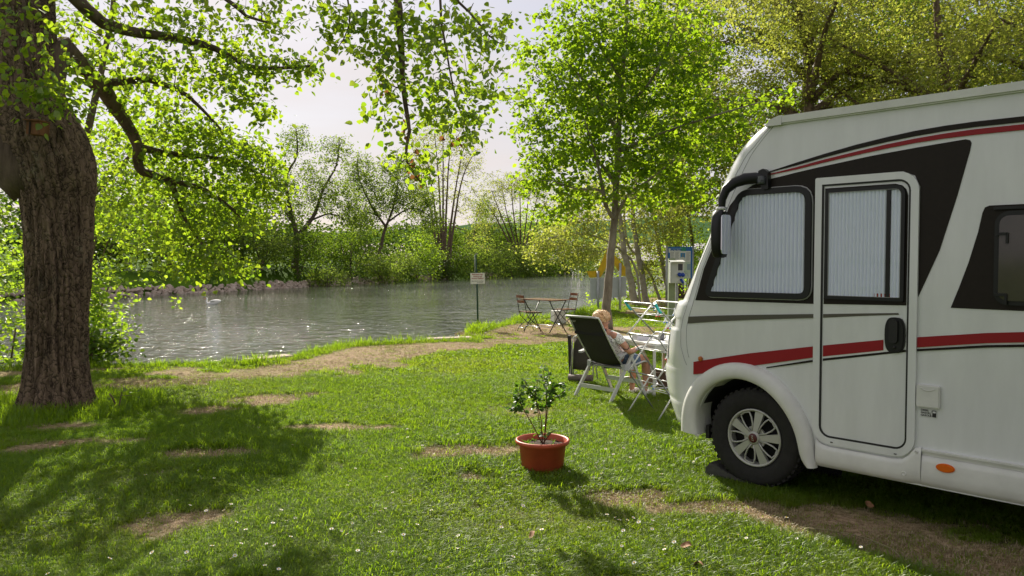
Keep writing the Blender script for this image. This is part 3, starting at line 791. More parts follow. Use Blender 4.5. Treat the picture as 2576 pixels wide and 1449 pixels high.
linden = tree('linden_tree', 'massive old linden with thick furrowed trunk and drooping leafy boughs on the left', 'tree', limbs, [c[:6] + (int(c[6] * (.80 if c[1] < 8.3 else (.54 if c[2] > 3.5 else .74))),) for c in LIND_CL] + [c[:6] + (int(c[6] * .46 + 1),) for c in OVER_CL],
              L_LIND, BARK_DARK, leaf=0.064, lpa=8, spread=0.12, tpl=HEART, seed=3, twig_r=0.010, droop=0.7, tilt=0.75, parts=300, step=0.22, flat=0.9)
tag(link('trunk', grid_mesh('trunk', [[tuple(np.array(p) - np.array([-5.04, 8.5, 0])) for p in row] for row in old_trunk_mesh()], OLD_BARK), linden))
# a few withered brown leaves left on the hanging branch
wl = fast_mesh('withered_leaf', HEART[0], HEART[1], leaf_mat('withered_leaf', (.14, .05, .02), (.24, .10, .04), (.30, .10, .03), (.40, .18, .06), .4, .03))
rgq = np.random.RandomState(6)
for (x, y, z, n) in ((-1.33, 7.9, 3.55, 5), (-1.30, 7.9, 3.38, 4), (-1.08, 7.8, 2.95, 6), (-1.0, 7.8, 2.62, 9), (-.93, 7.8, 2.48, 7), (-.72, 7.9, 2.95, 4), (-.55, 7.9, 2.8, 4), (-1.12, 8, 3.75, 2)):
    for q in range(n):
        p = np.array([x, y, z]) + rgq.randn(3) * (.045, .06, .06)
        o = bpy.data.objects.new('withered_leaf', wl); COL.objects.link(o); o.parent = linden
        M = np.eye(4); M[:3, :3] = leaf_frames(p[None], rgq, 1.2, .9)[0] * rgq.uniform(.035, .06); M[:3, 3] = p - np.array([-5.04, 8.5, 0])
        o.matrix_local = Matrix(M.tolist())
# upper crown of the same tree, out of the picture, which throws the dappled shade
rngh = np.random.RandomState(5)
A = np.concatenate([np.array([c[0], c[1], c[2]]) + (lambda d: d / np.linalg.norm(d, axis=1, keepdims=True) * rngh.rand(c[6] * 9, 1) ** .45)(rngh.randn(c[6] * 9, 3)) * np.array(c[3:6]) for c in high])
B0 = np.array([-5.04, 8.5, 0])
tag(link('upper_crown', leaves_mesh('upper_crown', A - B0, leaf_frames(A, rngh), 0.16 * (0.6 + 0.6 * rngh.rand(len(A))), OVAL, L_LIND), linden), kind='stuff')

nb_ = MB()
Mr = Matrix.Rotation(R(4), 3, 'Y') @ Matrix.Rotation(R(-8), 3, 'Z')
nb_.box((0, 0, 0), (.15, .14, .13), Mr)
box_mat = pmat('weathered_box_wood', (0.10, 0.040, 0.018), 0.85, col2=(0.24, 0.10, 0.045), scale=9, bump=.3, stretch=(1, 1, .2))
nbx = empty('nest_box', (-4.87, 7.955, 3.0), 0, 'small reddish wooden nest box fixed high on the linden trunk', 'nest box')
nb_.build('box_body', box_mat, nbx)
MB().box((0, -.01, .076), (.17, .17, .012), Mr).build('lid', box_mat, nbx)
MB().box((-.04, -.0712, 0), (.018, .004, .125), Mr).build('slot', pmat('dark_slot', (0.02, 0.012, 0.01), .9), nbx)

# ------------------------------------------------------------------ young tree in the middle
yl = YOUNG_L
young = tree('young_lime_tree', 'slender young tree with dense bright green crown behind the seated woman', 'tree',
     [(yl[0], 0.115, 0.02, 'trunk')] + [(l, 0.055, 0.012, 'limb') for l in yl[1:]],
     [c[:6] + (int(c[6] * .84),) for c in YOUNG_CL], L_YOUNG, BARK_GREY, leaf=0.115, lpa=12, spread=0.17, tpl=OVAL, seed=11, twig_r=0.012, droop=0.6, tilt=0.6, parts=300, flat=0.35,
     )
# its crown goes on above the picture
# ------------------------------------------------------------------ slim trees on the near bank
tl = THIN_L
gthin = 'slim pale trees on the near river bank'
k = 0
def near_xy(c):
    return c
cl_sets = [THIN_CL[0:2] + THIN_CL[8:9], THIN_CL[5:7], THIN_CL[9:10] + THIN_CL[11:12], THIN_CL[4:5], THIN_CL[7:8] + THIN_CL[10:11], THIN_CL[2:4] + THIN_CL[12:13]]
names = ['slim pale tree leaning left, nearest the yellow sign', 'slim pale tree second from the yellow sign, nearly upright', 'slim pale tree left of the blue information board', 'thin leaning stem between the pale trees', 'slim dark tree behind the information board', 'low yellow green bough reaching out over the river']
rad = [.15, .13, .11, .06, .10, .05]
for i, (L, cs) in enumerate(zip(tl, cl_sets)):
    L = [tuple(p) for p in L]
    if i < 5:
        L = [(L[0][0], L[0][1], -0.1)] + L[1:] + [(L[-1][0] - .1, L[-1][1], L[-1][2] + 2.5)]
    else:
        L = [(4.75, 28.4, -.1), (4.6, 28.4, 1.2)] + L
    extra = [] if i in (3, 5) else [(L[-1][0], L[-1][1], L[-1][2] - 1, 1.6, 1.6, 1.8, 90)]
    tree('bank_tree', names[i], 'tree', [(L, rad[i], .03, 'trunk')], cs + extra, L_YELLOW if i != 4 else L_LIME, BARK_PALE if i != 4 else BARK_BROWN, leaf=0.095, lpa=24, spread=0.26, tpl=RHOMB, seed=20 + i, group=gthin, twig_r=.018)

# undergrowth on the near bank, right of the signs
def bush(x, y, rx, ry, rz, z0, n, lmat, label, seed, leaf=.12, lpa=12, spread=.22, tpl=RHOMB, group=None, bark=BARK_BROWN, cat='bush', name='bush', stems=5, tw=.012, droop=.3):
    rng = random.Random(seed)
    zb = h1(x, y) if z0 is None else z0
    limbs = []
    for s in range(stems):
        a = rng.uniform(0, 6.28); q = rng.uniform(.25, .7)
        limbs.append(([(x, y, zb - .1), (x + rx * q * .4 * math.cos(a), y + ry * q * .4 * math.sin(a), zb + rz * .6), (x + rx * q * math.cos(a), y + ry * q * math.sin(a), zb + rz * 1.35)], tw * 2.4, tw, 'stem'))
    cl = [(x, y, zb + rz * .95, rx, ry, rz, int(n * .6))]
    for s in range(5):
        a = rng.uniform(0, 6.28)
        cl.append((x + rx * .6 * math.cos(a), y + ry * .6 * math.sin(a), zb + rz * rng.uniform(.6, 1.5), rx * .5, ry * .5, rz * .45, int(n * .08)))
    return tree(name, label, cat, limbs, cl, lmat, bark, leaf=leaf, lpa=lpa, spread=spread, tpl=tpl, seed=seed, group=group, twig_r=tw, sides=5, step=.4, droop=droop)

bush(7.4, 33, 2.2, 2, 1.7, -.2, 110, L_LIME, 'yellow green shrub behind the blue information board', 31)
bush(4.4, 30.5, 1.5, 1.4, .9, -.4, 60, L_LIME, 'low green shrub at the foot of the pale trees', 32)
bush(11.0, 36, 3.2, 2.5, 2.6, -.2, 160, L_DARK, 'dark green shrub beside the motorhome roofline', 33)

# left bank: leafy shrubs behind the linden trunk
for i, (x, y, rx, ry, rz, n, mt, lb) in enumerate([
     (-8.6, 12.6, 2.0, 1.0, 2.2, 460, L_LIME, 'tall bright lime green shrub behind the linden trunk'),
     (-7.25, 12.9, .75, .8, 1.05, 110, L_LIME, 'lime green shrub at the water edge right of the linden trunk'),
     (-6.75, 12.25, .55, .4, .33, 60, L_DARK, 'low leafy plant on the bank edge by the river'),
     (-9.9, 11.8, 1.6, 1.0, 1.7, 300, L_LIME, 'leafy shrub at the left edge behind the linden'),
     (-9.4, 16.6, 2.4, 1.6, 2.3, 230, L_LIME, 'bright green shrub hanging over the river behind the linden')]):
    bush(x, y, rx, ry, rz, (-.2 if i in (1, 4) else None) if i != 2 else -.05, n, mt, lb, 40 + i, leaf=.085, lpa=14, spread=.16, tpl=OVAL, group='shrubs on the left bank')
tree('bank_tree', 'bright green tree on the left bank behind the linden boughs', 'tree',
     [([(-8.9, 15, -.3), (-8.7, 15, 2), (-8.3, 15.1, 4), (-7.8, 15.2, 6.5), (-7.6, 15.2, 8.4)], .13, .03, 'trunk'), ([(-8.6, 15, 2.4), (-7.4, 14.7, 3.5), (-6.3, 14.4, 4.3)], .06, .015, 'limb'), ([(-8.5, 15, 3.1), (-10, 15, 4.4), (-11, 15, 5.5)], .06, .015, 'limb')],
     [(-8.6, 15, 4.6, 2.2, 1.8, 1.7, 120), (-6.8, 14.5, 3.6, 1.2, 1.0, .9, 50), (-10.8, 15, 5, 1.9, 1.6, 1.7, 150), (-8.9, 15, 6.9, 1.6, 1.4, 1.0, 45), (-7.1, 14.2, 2.6, .8, .8, .7, 60)],
     L_LIME, BARK_DARK, leaf=.10, lpa=12, spread=.2, tpl=OVAL, seed=51)

# ------------------------------------------------------------------ woods behind the motorhome
def big_tree(x, y, H, W, label, seed, lmat, n, leaf=.16, bark=BARK_BROWN, z0=.0, low=.3, lean=0, group='budding trees behind the motorhome', lpa=12):
    rng = random.Random(seed)
    z0 = min(z0, h1(x, y))
    top = [(x, y, z0 - .2), (x + lean * .3, y, z0 + H * .2), (x + lean * .5, y, z0 + H * .4), (x + lean * .9, y, z0 + H * .68), (x + lean, y, z0 + H * .95)]
    limbs = [(top, H * .026, .03, 'trunk')]
    cl = []
    for s in range(11):
        a = s * 2.4 + rng.uniform(-.4, .4); f = rng.uniform(low, .8)
        L = W * rng.uniform(.6, 1.05) * (1 - .5 * max(0, f - .5))
        zb = z0 + H * f * .85
        xb = x + lean * f
        dx, dy = math.cos(a), math.sin(a)
        p = [(xb, y, zb), (xb + dx * L * .4, y + dy * L * .4, zb + L * rng.uniform(.15, .4)), (xb + dx * L, y + dy * L, zb + L * rng.uniform(.2, .7))]
        limbs.append((p, H * .012, .025, 'limb'))
        e = p[-1]
        cl.append((e[0], e[1], e[2], W * .36, W * .36, H * .12, n // 16))
        cl.append((p[1][0], p[1][1], p[1][2] + .4, W * .3, W * .3, H * .09, n // 24))
    cl.append((x + lean, y, z0 + H * .8, W * .6, W * .6, H * .2, n // 5))
    return tree('budding_tree', label, 'tree', limbs, cl, lmat, bark, leaf=leaf, lpa=lpa, spread=leaf * 1.9, tpl=RHOMB, seed=seed, group=group, twig_r=.022, step=.5, sides=7)
big_tree(9.6, 25, 13, 4.6, 'budding olive tree rising behind the front of the motorhome', 61, L_YELLOW, 1350, leaf=.10, lpa=18)
big_tree(14.2, 23.5, 13, 4.8, 'brownish budding tree above the middle of the motorhome roof', 62, L_OLIVE, 1350, leaf=.10, low=.25, lean=-1.5, lpa=18)
big_tree(17.5, 25, 14, 5.0, 'dark stemmed olive tree at the right edge of the picture', 63, L_OLIVE, 1200, leaf=.105, low=.25, lpa=18)
big_tree(12.5, 33, 17, 5.5, 'tall green tree standing further back behind the olive trees', 64, L_DARK, 1100, leaf=.15, lpa=16)
big_tree(19.5, 36, 18, 6.5, 'tall green tree far back above the motorhome roof', 65, L_DARK, 1100, leaf=.16, lpa=16)
big_tree(7.2, 34, 15, 4.2, 'yellow green tree behind the right side of the young tree', 66, L_YELLOW, 1350, leaf=.12, low=.2, lpa=16)
big_tree(25, 34, 17, 6, 'dense green tree at the far right behind the roof', 67, L_DARK, 500, leaf=.24)

# ------------------------------------------------------------------ far bank trees and shrubs
def far_tree(x, y, stems, clumps, label, seed, lmat, leaf, lpa, bark=BARK_DARK, name='willow_tree', group='trees on the far bank', twig=.03, spread=.45, tpl=RHOMB):
    z = h1(x, y)
    limbs = [([(x + a, y + b, z + c) for a, b, c in pts], r0, r1, nm) for pts, r0, r1, nm in stems]
    return tree(name, label, 'tree', limbs, [(x + a, y + b, z + c, rx, ry, rz, int(n * 1.7)) for a, b, c, rx, ry, rz, n in clumps], lmat, bark, leaf=leaf * .8, lpa=lpa + 4, spread=spread, tpl=tpl, seed=seed, group=group, twig_r=twig, step=.8, sides=6, sag=.05)
far_tree(-23.2, 82, [([(0, 0, -.3), (.3, 0, 3), (-.3, 0, 6), (-.8, 0, 9.5), (.4, 0, 12), (.3, 0, 15)], .38, .05, 'trunk'), ([(.1, 0, 3.2), (2.0, 0, 5.4), (3.2, 0, 8.5), (4.6, 0, 11), (4.9, 0, 13.8)], .28, .04, 'limb'), ([(1.6, 0, 5), (4, 0, 5.8), (6, 0, 4.8)], .14, .04, 'limb'), ([(-.2, 0, 5), (-2, 0, 8), (-2.4, 0, 11)], .14, .03, 'limb')],
         [(.3, 0, 13.5, 1.8, 1.8, 1.8, 60), (4.6, 0, 12.5, 2.2, 2, 1.8, 60), (2, 0, 9.5, 3.4, 2.5, 2.2, 100), (-1.5, 0, 9, 2, 2, 2.2, 70), (4.5, 0, 7.5, 3, 2.4, 2.2, 150), (0, 0, 6.5, 2.6, 2.4, 1.6, 70), (6.3, 0, 5.6, 1.6, 1.6, 1.6, 60)],
         'forked willow with thin airy top on the far bank', 71, L_WILLOW, .26, 9)
far_tree(-16.2, 94, [([(0, 0, -.3), (0, 0, 3), (.6, 0, 6), (1.6, 0, 8.6)], .38, .12, 'trunk'), ([(.9, 0, 6.6), (-1, 0, 9.4), (-2.4, 0, 12.6), (-2.6, 0, 15)], .18, .04, 'limb'), ([(1.6, 0, 8.6), (2.3, 0, 12), (2.2, 0, 15.5)], .14, .04, 'limb'), ([(1.2, 0, 7.4), (4, 0, 9), (6.5, 0, 7.8)], .14, .04, 'limb')],
         [(-2.2, 0, 13, 2.2, 2, 2.8, 130), (2.2, 0, 13, 2.4, 2, 3.2, 130), (0, 0, 10, 3.4, 2.4, 2.4, 150), (4.5, 0, 10, 3, 2.4, 2.2, 150), (6.3, 0, 7.6, 1.8, 1.8, 1.8, 60), (-2, 0, 7.5, 2.4, 2, 2, 80)],
         'round crowned willow with slanting trunk on the far bank', 72, L_WILLOW, .28, 10)
st = []
rr_ = random.Random(5)
for s in range(7):
    a = -3.6 + 7.2 * s / 6 + rr_.uniform(-.3, .3)
    st.append(([(a * .18, 0, -.3), (a * .35, rr_.uniform(-.5, .5), 6), (a * .75, rr_.uniform(-1, 1), 14), (a * 1.25, rr_.uniform(-1, 1), 22 - abs(a))], .30, .04, 'trunk' if s == 3 else 'limb'))
far_tree(-9.8, 110, st, [(0, 0, 21, 3.6, 2.5, 4, 110), (-3, 0, 17, 2.6, 2.2, 4, 90), (3.4, 0, 17, 2.6, 2.2, 4, 90), (0, 0, 14, 3.2, 2.2, 3.4, 60), (-3.6, 0, 11, 2.4, 2, 2.6, 60), (3.8, 0, 11, 2.6, 2, 3, 60), (5, 0, 6, 2, 2, 2.5, 30)],
         'tall many stemmed tree with nearly bare upright branches', 73, L_OLIVE, .27, 7, bark=BARK_BROWN, name='poplar_tree', twig=.045)
st = []
for s in range(8):
    a = -6.5 + 11 * s / 7
    st.append(([(0, 0, 1.5), (a * .3, rr_.uniform(-1, 1), 5), (a * .75, rr_.uniform(-1, 1), 10.5), (a * 1.05, rr_.uniform(-1, 1), 18 - abs(a + 1) * .9)], .24, .04, 'limb'))
far_tree(1.6, 136, [([(0.8, 0, -.3), (.5, 0, .8), (0, 0, 2.2)], .6, .4, 'trunk')] + st + [([(0, 0, 2), (-4, 0, 3.2), (-8, 0, 4.0)], .2, .05, 'limb')],
         [(-3, 0, 15, 4.5, 3, 3.2, 150), (-6, 0, 10, 3, 3, 3.6, 110), (2, 0, 15, 4, 3, 3, 110), (5, 0, 10, 3, 3, 4, 90), (-9, 0, 5.5, 2.5, 2, 2.6, 60)],
         'broad fan shaped tree with dark branches by the river bend', 74, L_OLIVE, .30, 8, bark=BARK_BROWN, name='spreading_tree', twig=.045)
far_tree(-38.5, 70, [([(0, 0, -.3), (.2, 0, 4), (0, 0, 9)], .3, .08, 'trunk')], [(0, 0, 7, 3, 2.5, 2.8, 160), (2, 0, 4.5, 2.5, 2, 2, 90), (-3, 0, 5, 3, 2, 2.5, 100)], 'dark stemmed tree on the far bank seen through the linden boughs', 75, L_DARK, .26, 11)
far_tree(-32, 72, [([(0, 0, -.3), (-.3, 0, 4), (.2, 0, 10)], .28, .08, 'trunk')], [(0, 0, 7.5, 3, 2.5, 2.8, 160), (2.5, 0, 5, 2.5, 2, 2, 90)], 'leafy tree on the far bank left of the forked willow', 76, L_WILLOW, .26, 11)
far_tree(-27.5, 78, [([(0, 0, -.3), (.3, 0, 4), (-.2, 0, 9)], .28, .08, 'trunk')], [(0, 0, 7, 3, 2.5, 2.6, 160), (-2.5, 0, 5, 2.5, 2, 2, 80)], 'rounded green tree just left of the forked willow', 77, L_DARK, .26, 11)
far_tree(-7.0, 128, [([(0, 0, -.3), (.6, 0, 4), (1.4, 0, 9), (2.6, 0, 12)], .16, .05, 'trunk')], [(2, 0, 9, 1.8, 1.6, 3.2, 60)], 'small leaning tree between the tall bare one and the fan shaped one', 78, L_WILLOW, .3, 8)

FB = [  # x, y, rx, rz, n, material, leaf, label
 (-34.5, 64, 3.0, 2.3, 130, L_DARK, .22, 'dark shrub at the left end of the far bank'),
 (-30.2, 68, 3.2, 2.7, 150, L_LIME, .22, 'light green shrub on the far bank behind the swan'),
 (-27.0, 71, 3.0, 2.6, 150, L_DARK, .22, 'dark green shrub on the far bank right of the swan'),
 (-24.6, 75.5, 3.2, 2.7, 170, L_WILLOW, .24, 'grey green shrub below the forked willow'),
 (-22.0, 79, 3.2, 3.0, 180, L_DARK, .24, 'dense shrub beneath the forked willow'),
 (-19.3, 80.2, 2.4, 1.5, 130, L_WILLOW, .22, 'low feathery willow shrub close to the water'),
 (-18.6, 88, 3.4, 3.3, 190, L_DARK, .25, 'tall dark shrub between the two willows'),
 (-15.6, 92, 3.3, 2.6, 180, L_WILLOW, .25, 'soft green willow shrub under the slanting trunk'),
 (-14.8, 97, 3.0, 2.0, 140, L_WILLOW, .25, 'low willow shrub reaching down to the stones'),
 (-12.4, 102, 3.6, 3.6, 190, L_LIME, .28, 'yellow green shrub left of the tall bare tree'),
 (-8.6, 107, 3.0, 2.8, 150, L_DARK, .28, 'bright leafy shrub at the foot of the tall bare tree'),
 (-4.6, 118, 4.6, 4.2, 320, L_WILLOW, .30, 'big rounded pale willow shrub behind the warning sign'),
 (0.6, 126, 4.0, 3.6, 220, L_WILLOW, .32, 'rounded willow shrub right of the warning sign'),
 (4.5, 134, 4.2, 3.2, 180, L_DARK, .34, 'dark shrub beside the fan shaped tree'),
 (9.5, 143, 5.0, 3.8, 220, L_DARK, .36, 'dark shrub at the river bend'),
 (14.5, 156, 5.5, 4.4, 220, L_WILLOW, .38, 'pale shrub at the far end of the river'),
 (20.5, 168, 6.5, 5.5, 220, L_DARK, .42, 'far dark wood edge behind the yellow sign'),
 (-10.5, 112, 3.2, 3.4, 150, L_DARK, .3, 'shrub behind the tall bare tree'),
 (-2.0, 140, 5.5, 5.5, 240, L_DARK, .36, 'tall green shrub behind the pale willow shrub'),
 (6.0, 150, 6.0, 6.0, 240, L_LIME, .4, 'green tree group behind the fan shaped tree'),
]
for i, (x, y, rx, rz, n, mt, lf, lb) in enumerate(FB):
    bush(x, y, rx * 1.05, rx * .85, rz, None, int(n * 1.7), mt, lb, 100 + i, leaf=lf * .85, lpa=15, spread=lf * 2.0, group='shrubs along the far bank', tw=.03, stems=4)
# unbroken thicket further back on the far side
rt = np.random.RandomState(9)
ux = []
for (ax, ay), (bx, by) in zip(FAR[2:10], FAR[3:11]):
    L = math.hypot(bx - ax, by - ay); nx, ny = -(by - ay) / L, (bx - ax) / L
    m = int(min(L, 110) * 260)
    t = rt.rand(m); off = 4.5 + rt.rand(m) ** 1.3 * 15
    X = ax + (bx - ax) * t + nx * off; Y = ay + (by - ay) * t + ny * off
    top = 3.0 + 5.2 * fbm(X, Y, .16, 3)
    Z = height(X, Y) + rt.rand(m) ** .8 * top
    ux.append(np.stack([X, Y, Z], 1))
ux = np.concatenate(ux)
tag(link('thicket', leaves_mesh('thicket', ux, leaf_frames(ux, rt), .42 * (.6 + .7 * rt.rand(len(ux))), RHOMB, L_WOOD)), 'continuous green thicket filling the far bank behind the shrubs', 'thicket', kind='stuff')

# stones of the far embankment
stone_mat = pmat('riprap_stone', (0.33, 0.25, 0.19), .9, col2=(0.55, 0.46, 0.37), scale=1.3, bump=.5, bscale=6)
emb = empty('stone_embankment', (-25, 64, WATER_Z), 0, 'band of broken brown stones along the far waterline', 'embankment')
protos = []
for s in range(7):
    rg = random.Random(s)
    b = bmesh.new()
    for k in range(13):
        v = Vector((rg.gauss(0, 1), rg.gauss(0, 1), rg.gauss(0, 1))).normalized()
        b.verts.new((v.x * .5, v.y * .42, v.z * .34))
    bmesh.ops.convex_hull(b, input=b.verts)
    me = bpy.data.meshes.new('stone'); b.to_mesh(me); b.free()
    me.materials.append(stone_mat); protos.append(me)
far_line = []
for (ax, ay), (bx, by) in zip(FAR[2:10], FAR[3:11]):
    L = math.hypot(bx - ax, by - ay)
    m = int(L / .16)
    for k in range(m):
        far_line.append((ax + (bx - ax) * k / m, ay + (by - ay) * k / m, -(by - ay) / L, (bx - ax) / L))
rg = random.Random(4)
S = []
for (x, y, nx, ny) in far_line:
    d = math.hypot(x, y)
    if abs(x / y) > .75 or (d > 95 and rg.random() < .5): continue
    for rep in range(2):
        o = rg.uniform(.7, 1.75)
        S.append((d, x + nx * o, y + ny * o, o, rg.uniform(.30, .85) * (1 if d < 75 else 1.15)))
S.sort()
vis = [s for s in S if s[1] / s[2] > -.53]
nearS, restS = vis[:300], vis[300:] + [s for s in S if s[1] / s[2] <= -.53]
for (d, x, y, o, sz) in nearS:
    st_ = bpy.data.objects.new('stone', rg.choice(protos)); COL.objects.link(st_)
    st_.parent = emb
    st_.location = (x + 25, y - 64, h1(x, y) - WATER_Z + sz * .1)
    st_.rotation_euler = (rg.uniform(-.5, .5), rg.uniform(-.5, .5), rg.uniform(0, 6.28)); st_.scale = (sz, sz, sz)
V, F = [], []
pv = [(np.array([v.co[:] for v in p.vertices]), np.array([list(q.vertices) for q in p.polygons if len(q.vertices) == 3])) for p in protos]
o_ = 0
hz = height(np.array([s[1] for s in restS]), np.array([s[2] for s in restS]))
for (d, x, y, o, sz), z in zip(restS, hz):
    vv, ff = rg.choice(pv)
    Mx = np.array(Euler((rg.uniform(-.5, .5), rg.uniform(-.5, .5), rg.uniform(0, 6.28))).to_matrix())
    V.append(vv @ Mx.T * sz + np.array([x + 25, y - 64, z - WATER_Z + sz * .1])); F.append(ff + o_); o_ += len(vv)
tag(link('small_stones', fast_mesh('small_stones', np.concatenate(V), np.concatenate(F), stone_mat), emb), kind='stuff')
# ------------------------------------------------------------------ motorhome (local frame: x forward, y out of the near side, z up; origin under the near front wheel)
MH = empty('motorhome', (1.74, 5.52, 0), math.atan2(0.7269, -0.6867),
           'white motorhome with dark window band and red stripes parked on the grass', 'motorhome')
WHITE = pmat('white_body_paint', (0.74, 0.75, 0.76), 0.24, var=0.045, scale=2.2, coat=0.5, stretch=(3, 3, .7))
WHITE2 = pmat('white_plastic', (0.70, 0.70, 0.67), 0.42, var=0.06, scale=6)
DECAL = pmat('dark_brown_decal', (0.017, 0.012, 0.009), 0.5, var=.1, scale=30, spec=.22)
RED = pmat('red_stripe', (0.30, 0.010, 0.016), 0.4, spec=.3)
GREYD = pmat('olive_grey_stripe', (0.085, 0.078, 0.058), 0.45)
RUBBER = pmat('black_rubber', (0.012, 0.011, 0.011), 0.55)
BLACKP = pmat('black_plastic', (0.010, 0.010, 0.011), 0.38, spec=.35)
ALU = pmat('aluminium', (0.62, 0.62, 0.62), 0.35, metal=0.85)
TYRE = pmat('tyre_rubber', (0.016, 0.015, 0.014), 0.85, var=.2, scale=20, bump=.2)
HUB = pmat('silver_hubcap', (0.46, 0.46, 0.43), 0.42, metal=0.35)
ORANGE = pmat('orange_lens', (0.75, 0.14, 0.01), 0.25)
DARKIN = pmat('dark_inside', (0.008, 0.008, 0.008), 0.95)
BLIND = pmat('pleated_blind', (0.84, 0.87, 1.0), 0.9)
def glass_mat(name, tint=(1, 1, 1), refl=0.12):
    m = bpy.data.materials.new(name); m.use_nodes = True
    t = m.node_tree
    for n in list(t.nodes): t.nodes.remove(n)
    o = t.nodes.new('ShaderNodeOutputMaterial'); a = t.nodes.new('ShaderNodeBsdfTransparent'); g = t.nodes.new('ShaderNodeBsdfGlossy')
    a.inputs['Color'].default_value = (*tint, 1); g.inputs['Roughness'].default_value = 0.02
    fr = t.nodes.new('ShaderNodeFresnel'); fr.inputs['IOR'].default_value = 1.5
    ad = t.nodes.new('ShaderNodeMath'); ad.operation = 'ADD'; ad.inputs[1].default_value = refl - .04; ad.use_clamp = True
    t.links.new(fr.outputs[0], ad.inputs[0])
    geo = t.nodes.new('ShaderNodeNewGeometry')      # the pane reflects on its outer face only
    inv = t.nodes.new('ShaderNodeMath'); inv.operation = 'SUBTRACT'; inv.inputs[0].default_value = 1.0; t.links.new(geo.outputs['Backfacing'], inv.inputs[1])
    mm = t.nodes.new('ShaderNodeMath'); mm.operation = 'MULTIPLY'; t.links.new(ad.outputs[0], mm.inputs[0]); t.links.new(inv.outputs[0], mm.inputs[1])
    mx = t.nodes.new('ShaderNodeMixShader')
    t.links.new(mm.outputs[0], mx.inputs[0]); t.links.new(a.outputs[0], mx.inputs[1]); t.links.new(g.outputs[0], mx.inputs[2]); t.links.new(mx.outputs[0], o.inputs['Surface'])
    return m
GLASS = glass_mat('window_glass', (0.97, 0.98, 0.98), 0.03)
GLASS_D = pmat('tinted_acrylic', (0.045, 0.040, 0.038), 0.08, col2=(0.085, 0.07, 0.062), scale=1.3)
fs = lambda a, b, t: Vector((a, t, b))                 # side-plane prism mapper
Wd = 2.24                                              # body width
SEAM = [(0.10, .43), (0.30, .45), (0.60, .455), (.769, .462), (.864, .524), (.918, .553), (1.015, .568), (1.137, .569), (1.244, .537), (1.392, .487), (1.589, .428), (1.768, .345), (1.95, .262), (2.125, .182), (2.292, .100), (2.414, .031), (2.529, -.072), (2.612, -.16)]
SIL = [(.30, .50), (.322, .54), (.335, .586), (.364, .642), (.403, .654), (.473, .689), (.530, .708), (.541, .700), (.569, .722), (.691, .746), (.785, .751), (.80, .738), (.868, .738), (1.0, .724), (1.104, .705), (1.118, .672), (1.19, .664), (1.205, .676), (1.297, .648), (1.325, .630), (1.335, .592), (1.406, .559), (1.634, .455), (1.825, .366), (2.098, .274), (2.217, .245), (2.352, .173), (2.473, .09), (2.56, .0), (2.60, -.06), (2.622, -.11)]
def interp(T, z):
    return float(np.interp(z, [p[0] for p in T], [p[1] for p in T]))
RW = 0.60
def front(z, w, out=0.0):
    """s position of the front skin at height z and inward distance w"""
    w = min(w, Wd - w)
    s0 = interp(SEAM, z); off = max(0.01, interp(SIL, z) - s0); k = 0.748 * RW
    rs = math.sqrt((off + k) ** 2 - k * k)
    if w < RW:
        c = 1 - w / RW
        s = s0 + rs * math.sqrt(max(0, 1 - c * c))
    else:
        s = s0 + rs + 0.05 * math.sin(math.pi * (w - RW) / (Wd - 2 * RW))
    return s + out
zs = sorted(set([.302 + (2.612 - .302) * i / 70 for i in range(71)] + [.530, .541, .785, .80, 1.104, 1.118, 1.19, 1.205, 1.325, 1.335]))
ws = [RW * (1 - math.cos(R(90) * i / 12)) for i in range(13)] + [RW + (Wd - 2 * RW) * i / 8 for i in range(1, 8)]
ws = ws + [Wd - w for w in ws[:13][::-1]]
rows = [[(front(z, w), -w, z) for w in ws] for z in zs]
link('front_mask', grid_mesh('front_mask', rows, WHITE), MH)
# dark recessed lamp band, windscreen
rows = [[(front(z, w, .003), -w, z) for w in ws[4:-4]] for z in np.linspace(1.122, 1.186, 4)]
link('lamp_band', grid_mesh('lamp_band', rows, GREYD), MH)
rows = [[(front(z, w, .005), -w, z) for w in ws[9:-9]] for z in np.linspace(1.42, 2.12, 16)]
link('windscreen', grid_mesh('windscreen', rows, pmat('windscreen_glass', (.02, .022, .022), .05)), MH)
for w in (.28, Wd - .28):
    rows = [[(front(z, w + a, .006), -(w + a), z) for a in np.linspace(-.16, .12, 6)] for z in np.linspace(.86, 1.06, 5)]
    link('headlight', grid_mesh('headlight', rows, pmat('headlight_lens', (.5, .52, .54), .08)), MH)
# near side wall with wheel arch cut out
ARC = [(0.042 + .425 * math.cos(R(a)), .385 + .425 * math.sin(R(a))) for a in range(0, 181, 9)]
side = [(interp(SEAM, z), z) for z in (2.612, 2.529, 2.414, 2.292, 2.125, 1.95, 1.768, 1.589, 1.392, 1.244, 1.137, 1.015, .918, .864, .80, .769, .60)] + ARC[2:-1] + [(-.385, .30), (-.40, .262), (-5.15, .262), (-5.15, 2.60), (-5.05, 2.614)]
MB().prism(side, fs, 0.0, -0.03).build('side_wall', WHITE, MH)
MB().prism(side, fs, -Wd + .03, -Wd).build('side_wall', WHITE, MH)
# bumper corner in front of the arch, below the seam
rows = []
for z in np.linspace(.322, .80, 14):
    s0, s1 = interp(SEAM, z) - .12, interp(SEAM, z)
    if z < .80:
        rows.append([(s0 + (s1 + .002 - s0) * t, .004, z) for t in np.linspace(0, 1, 5)])
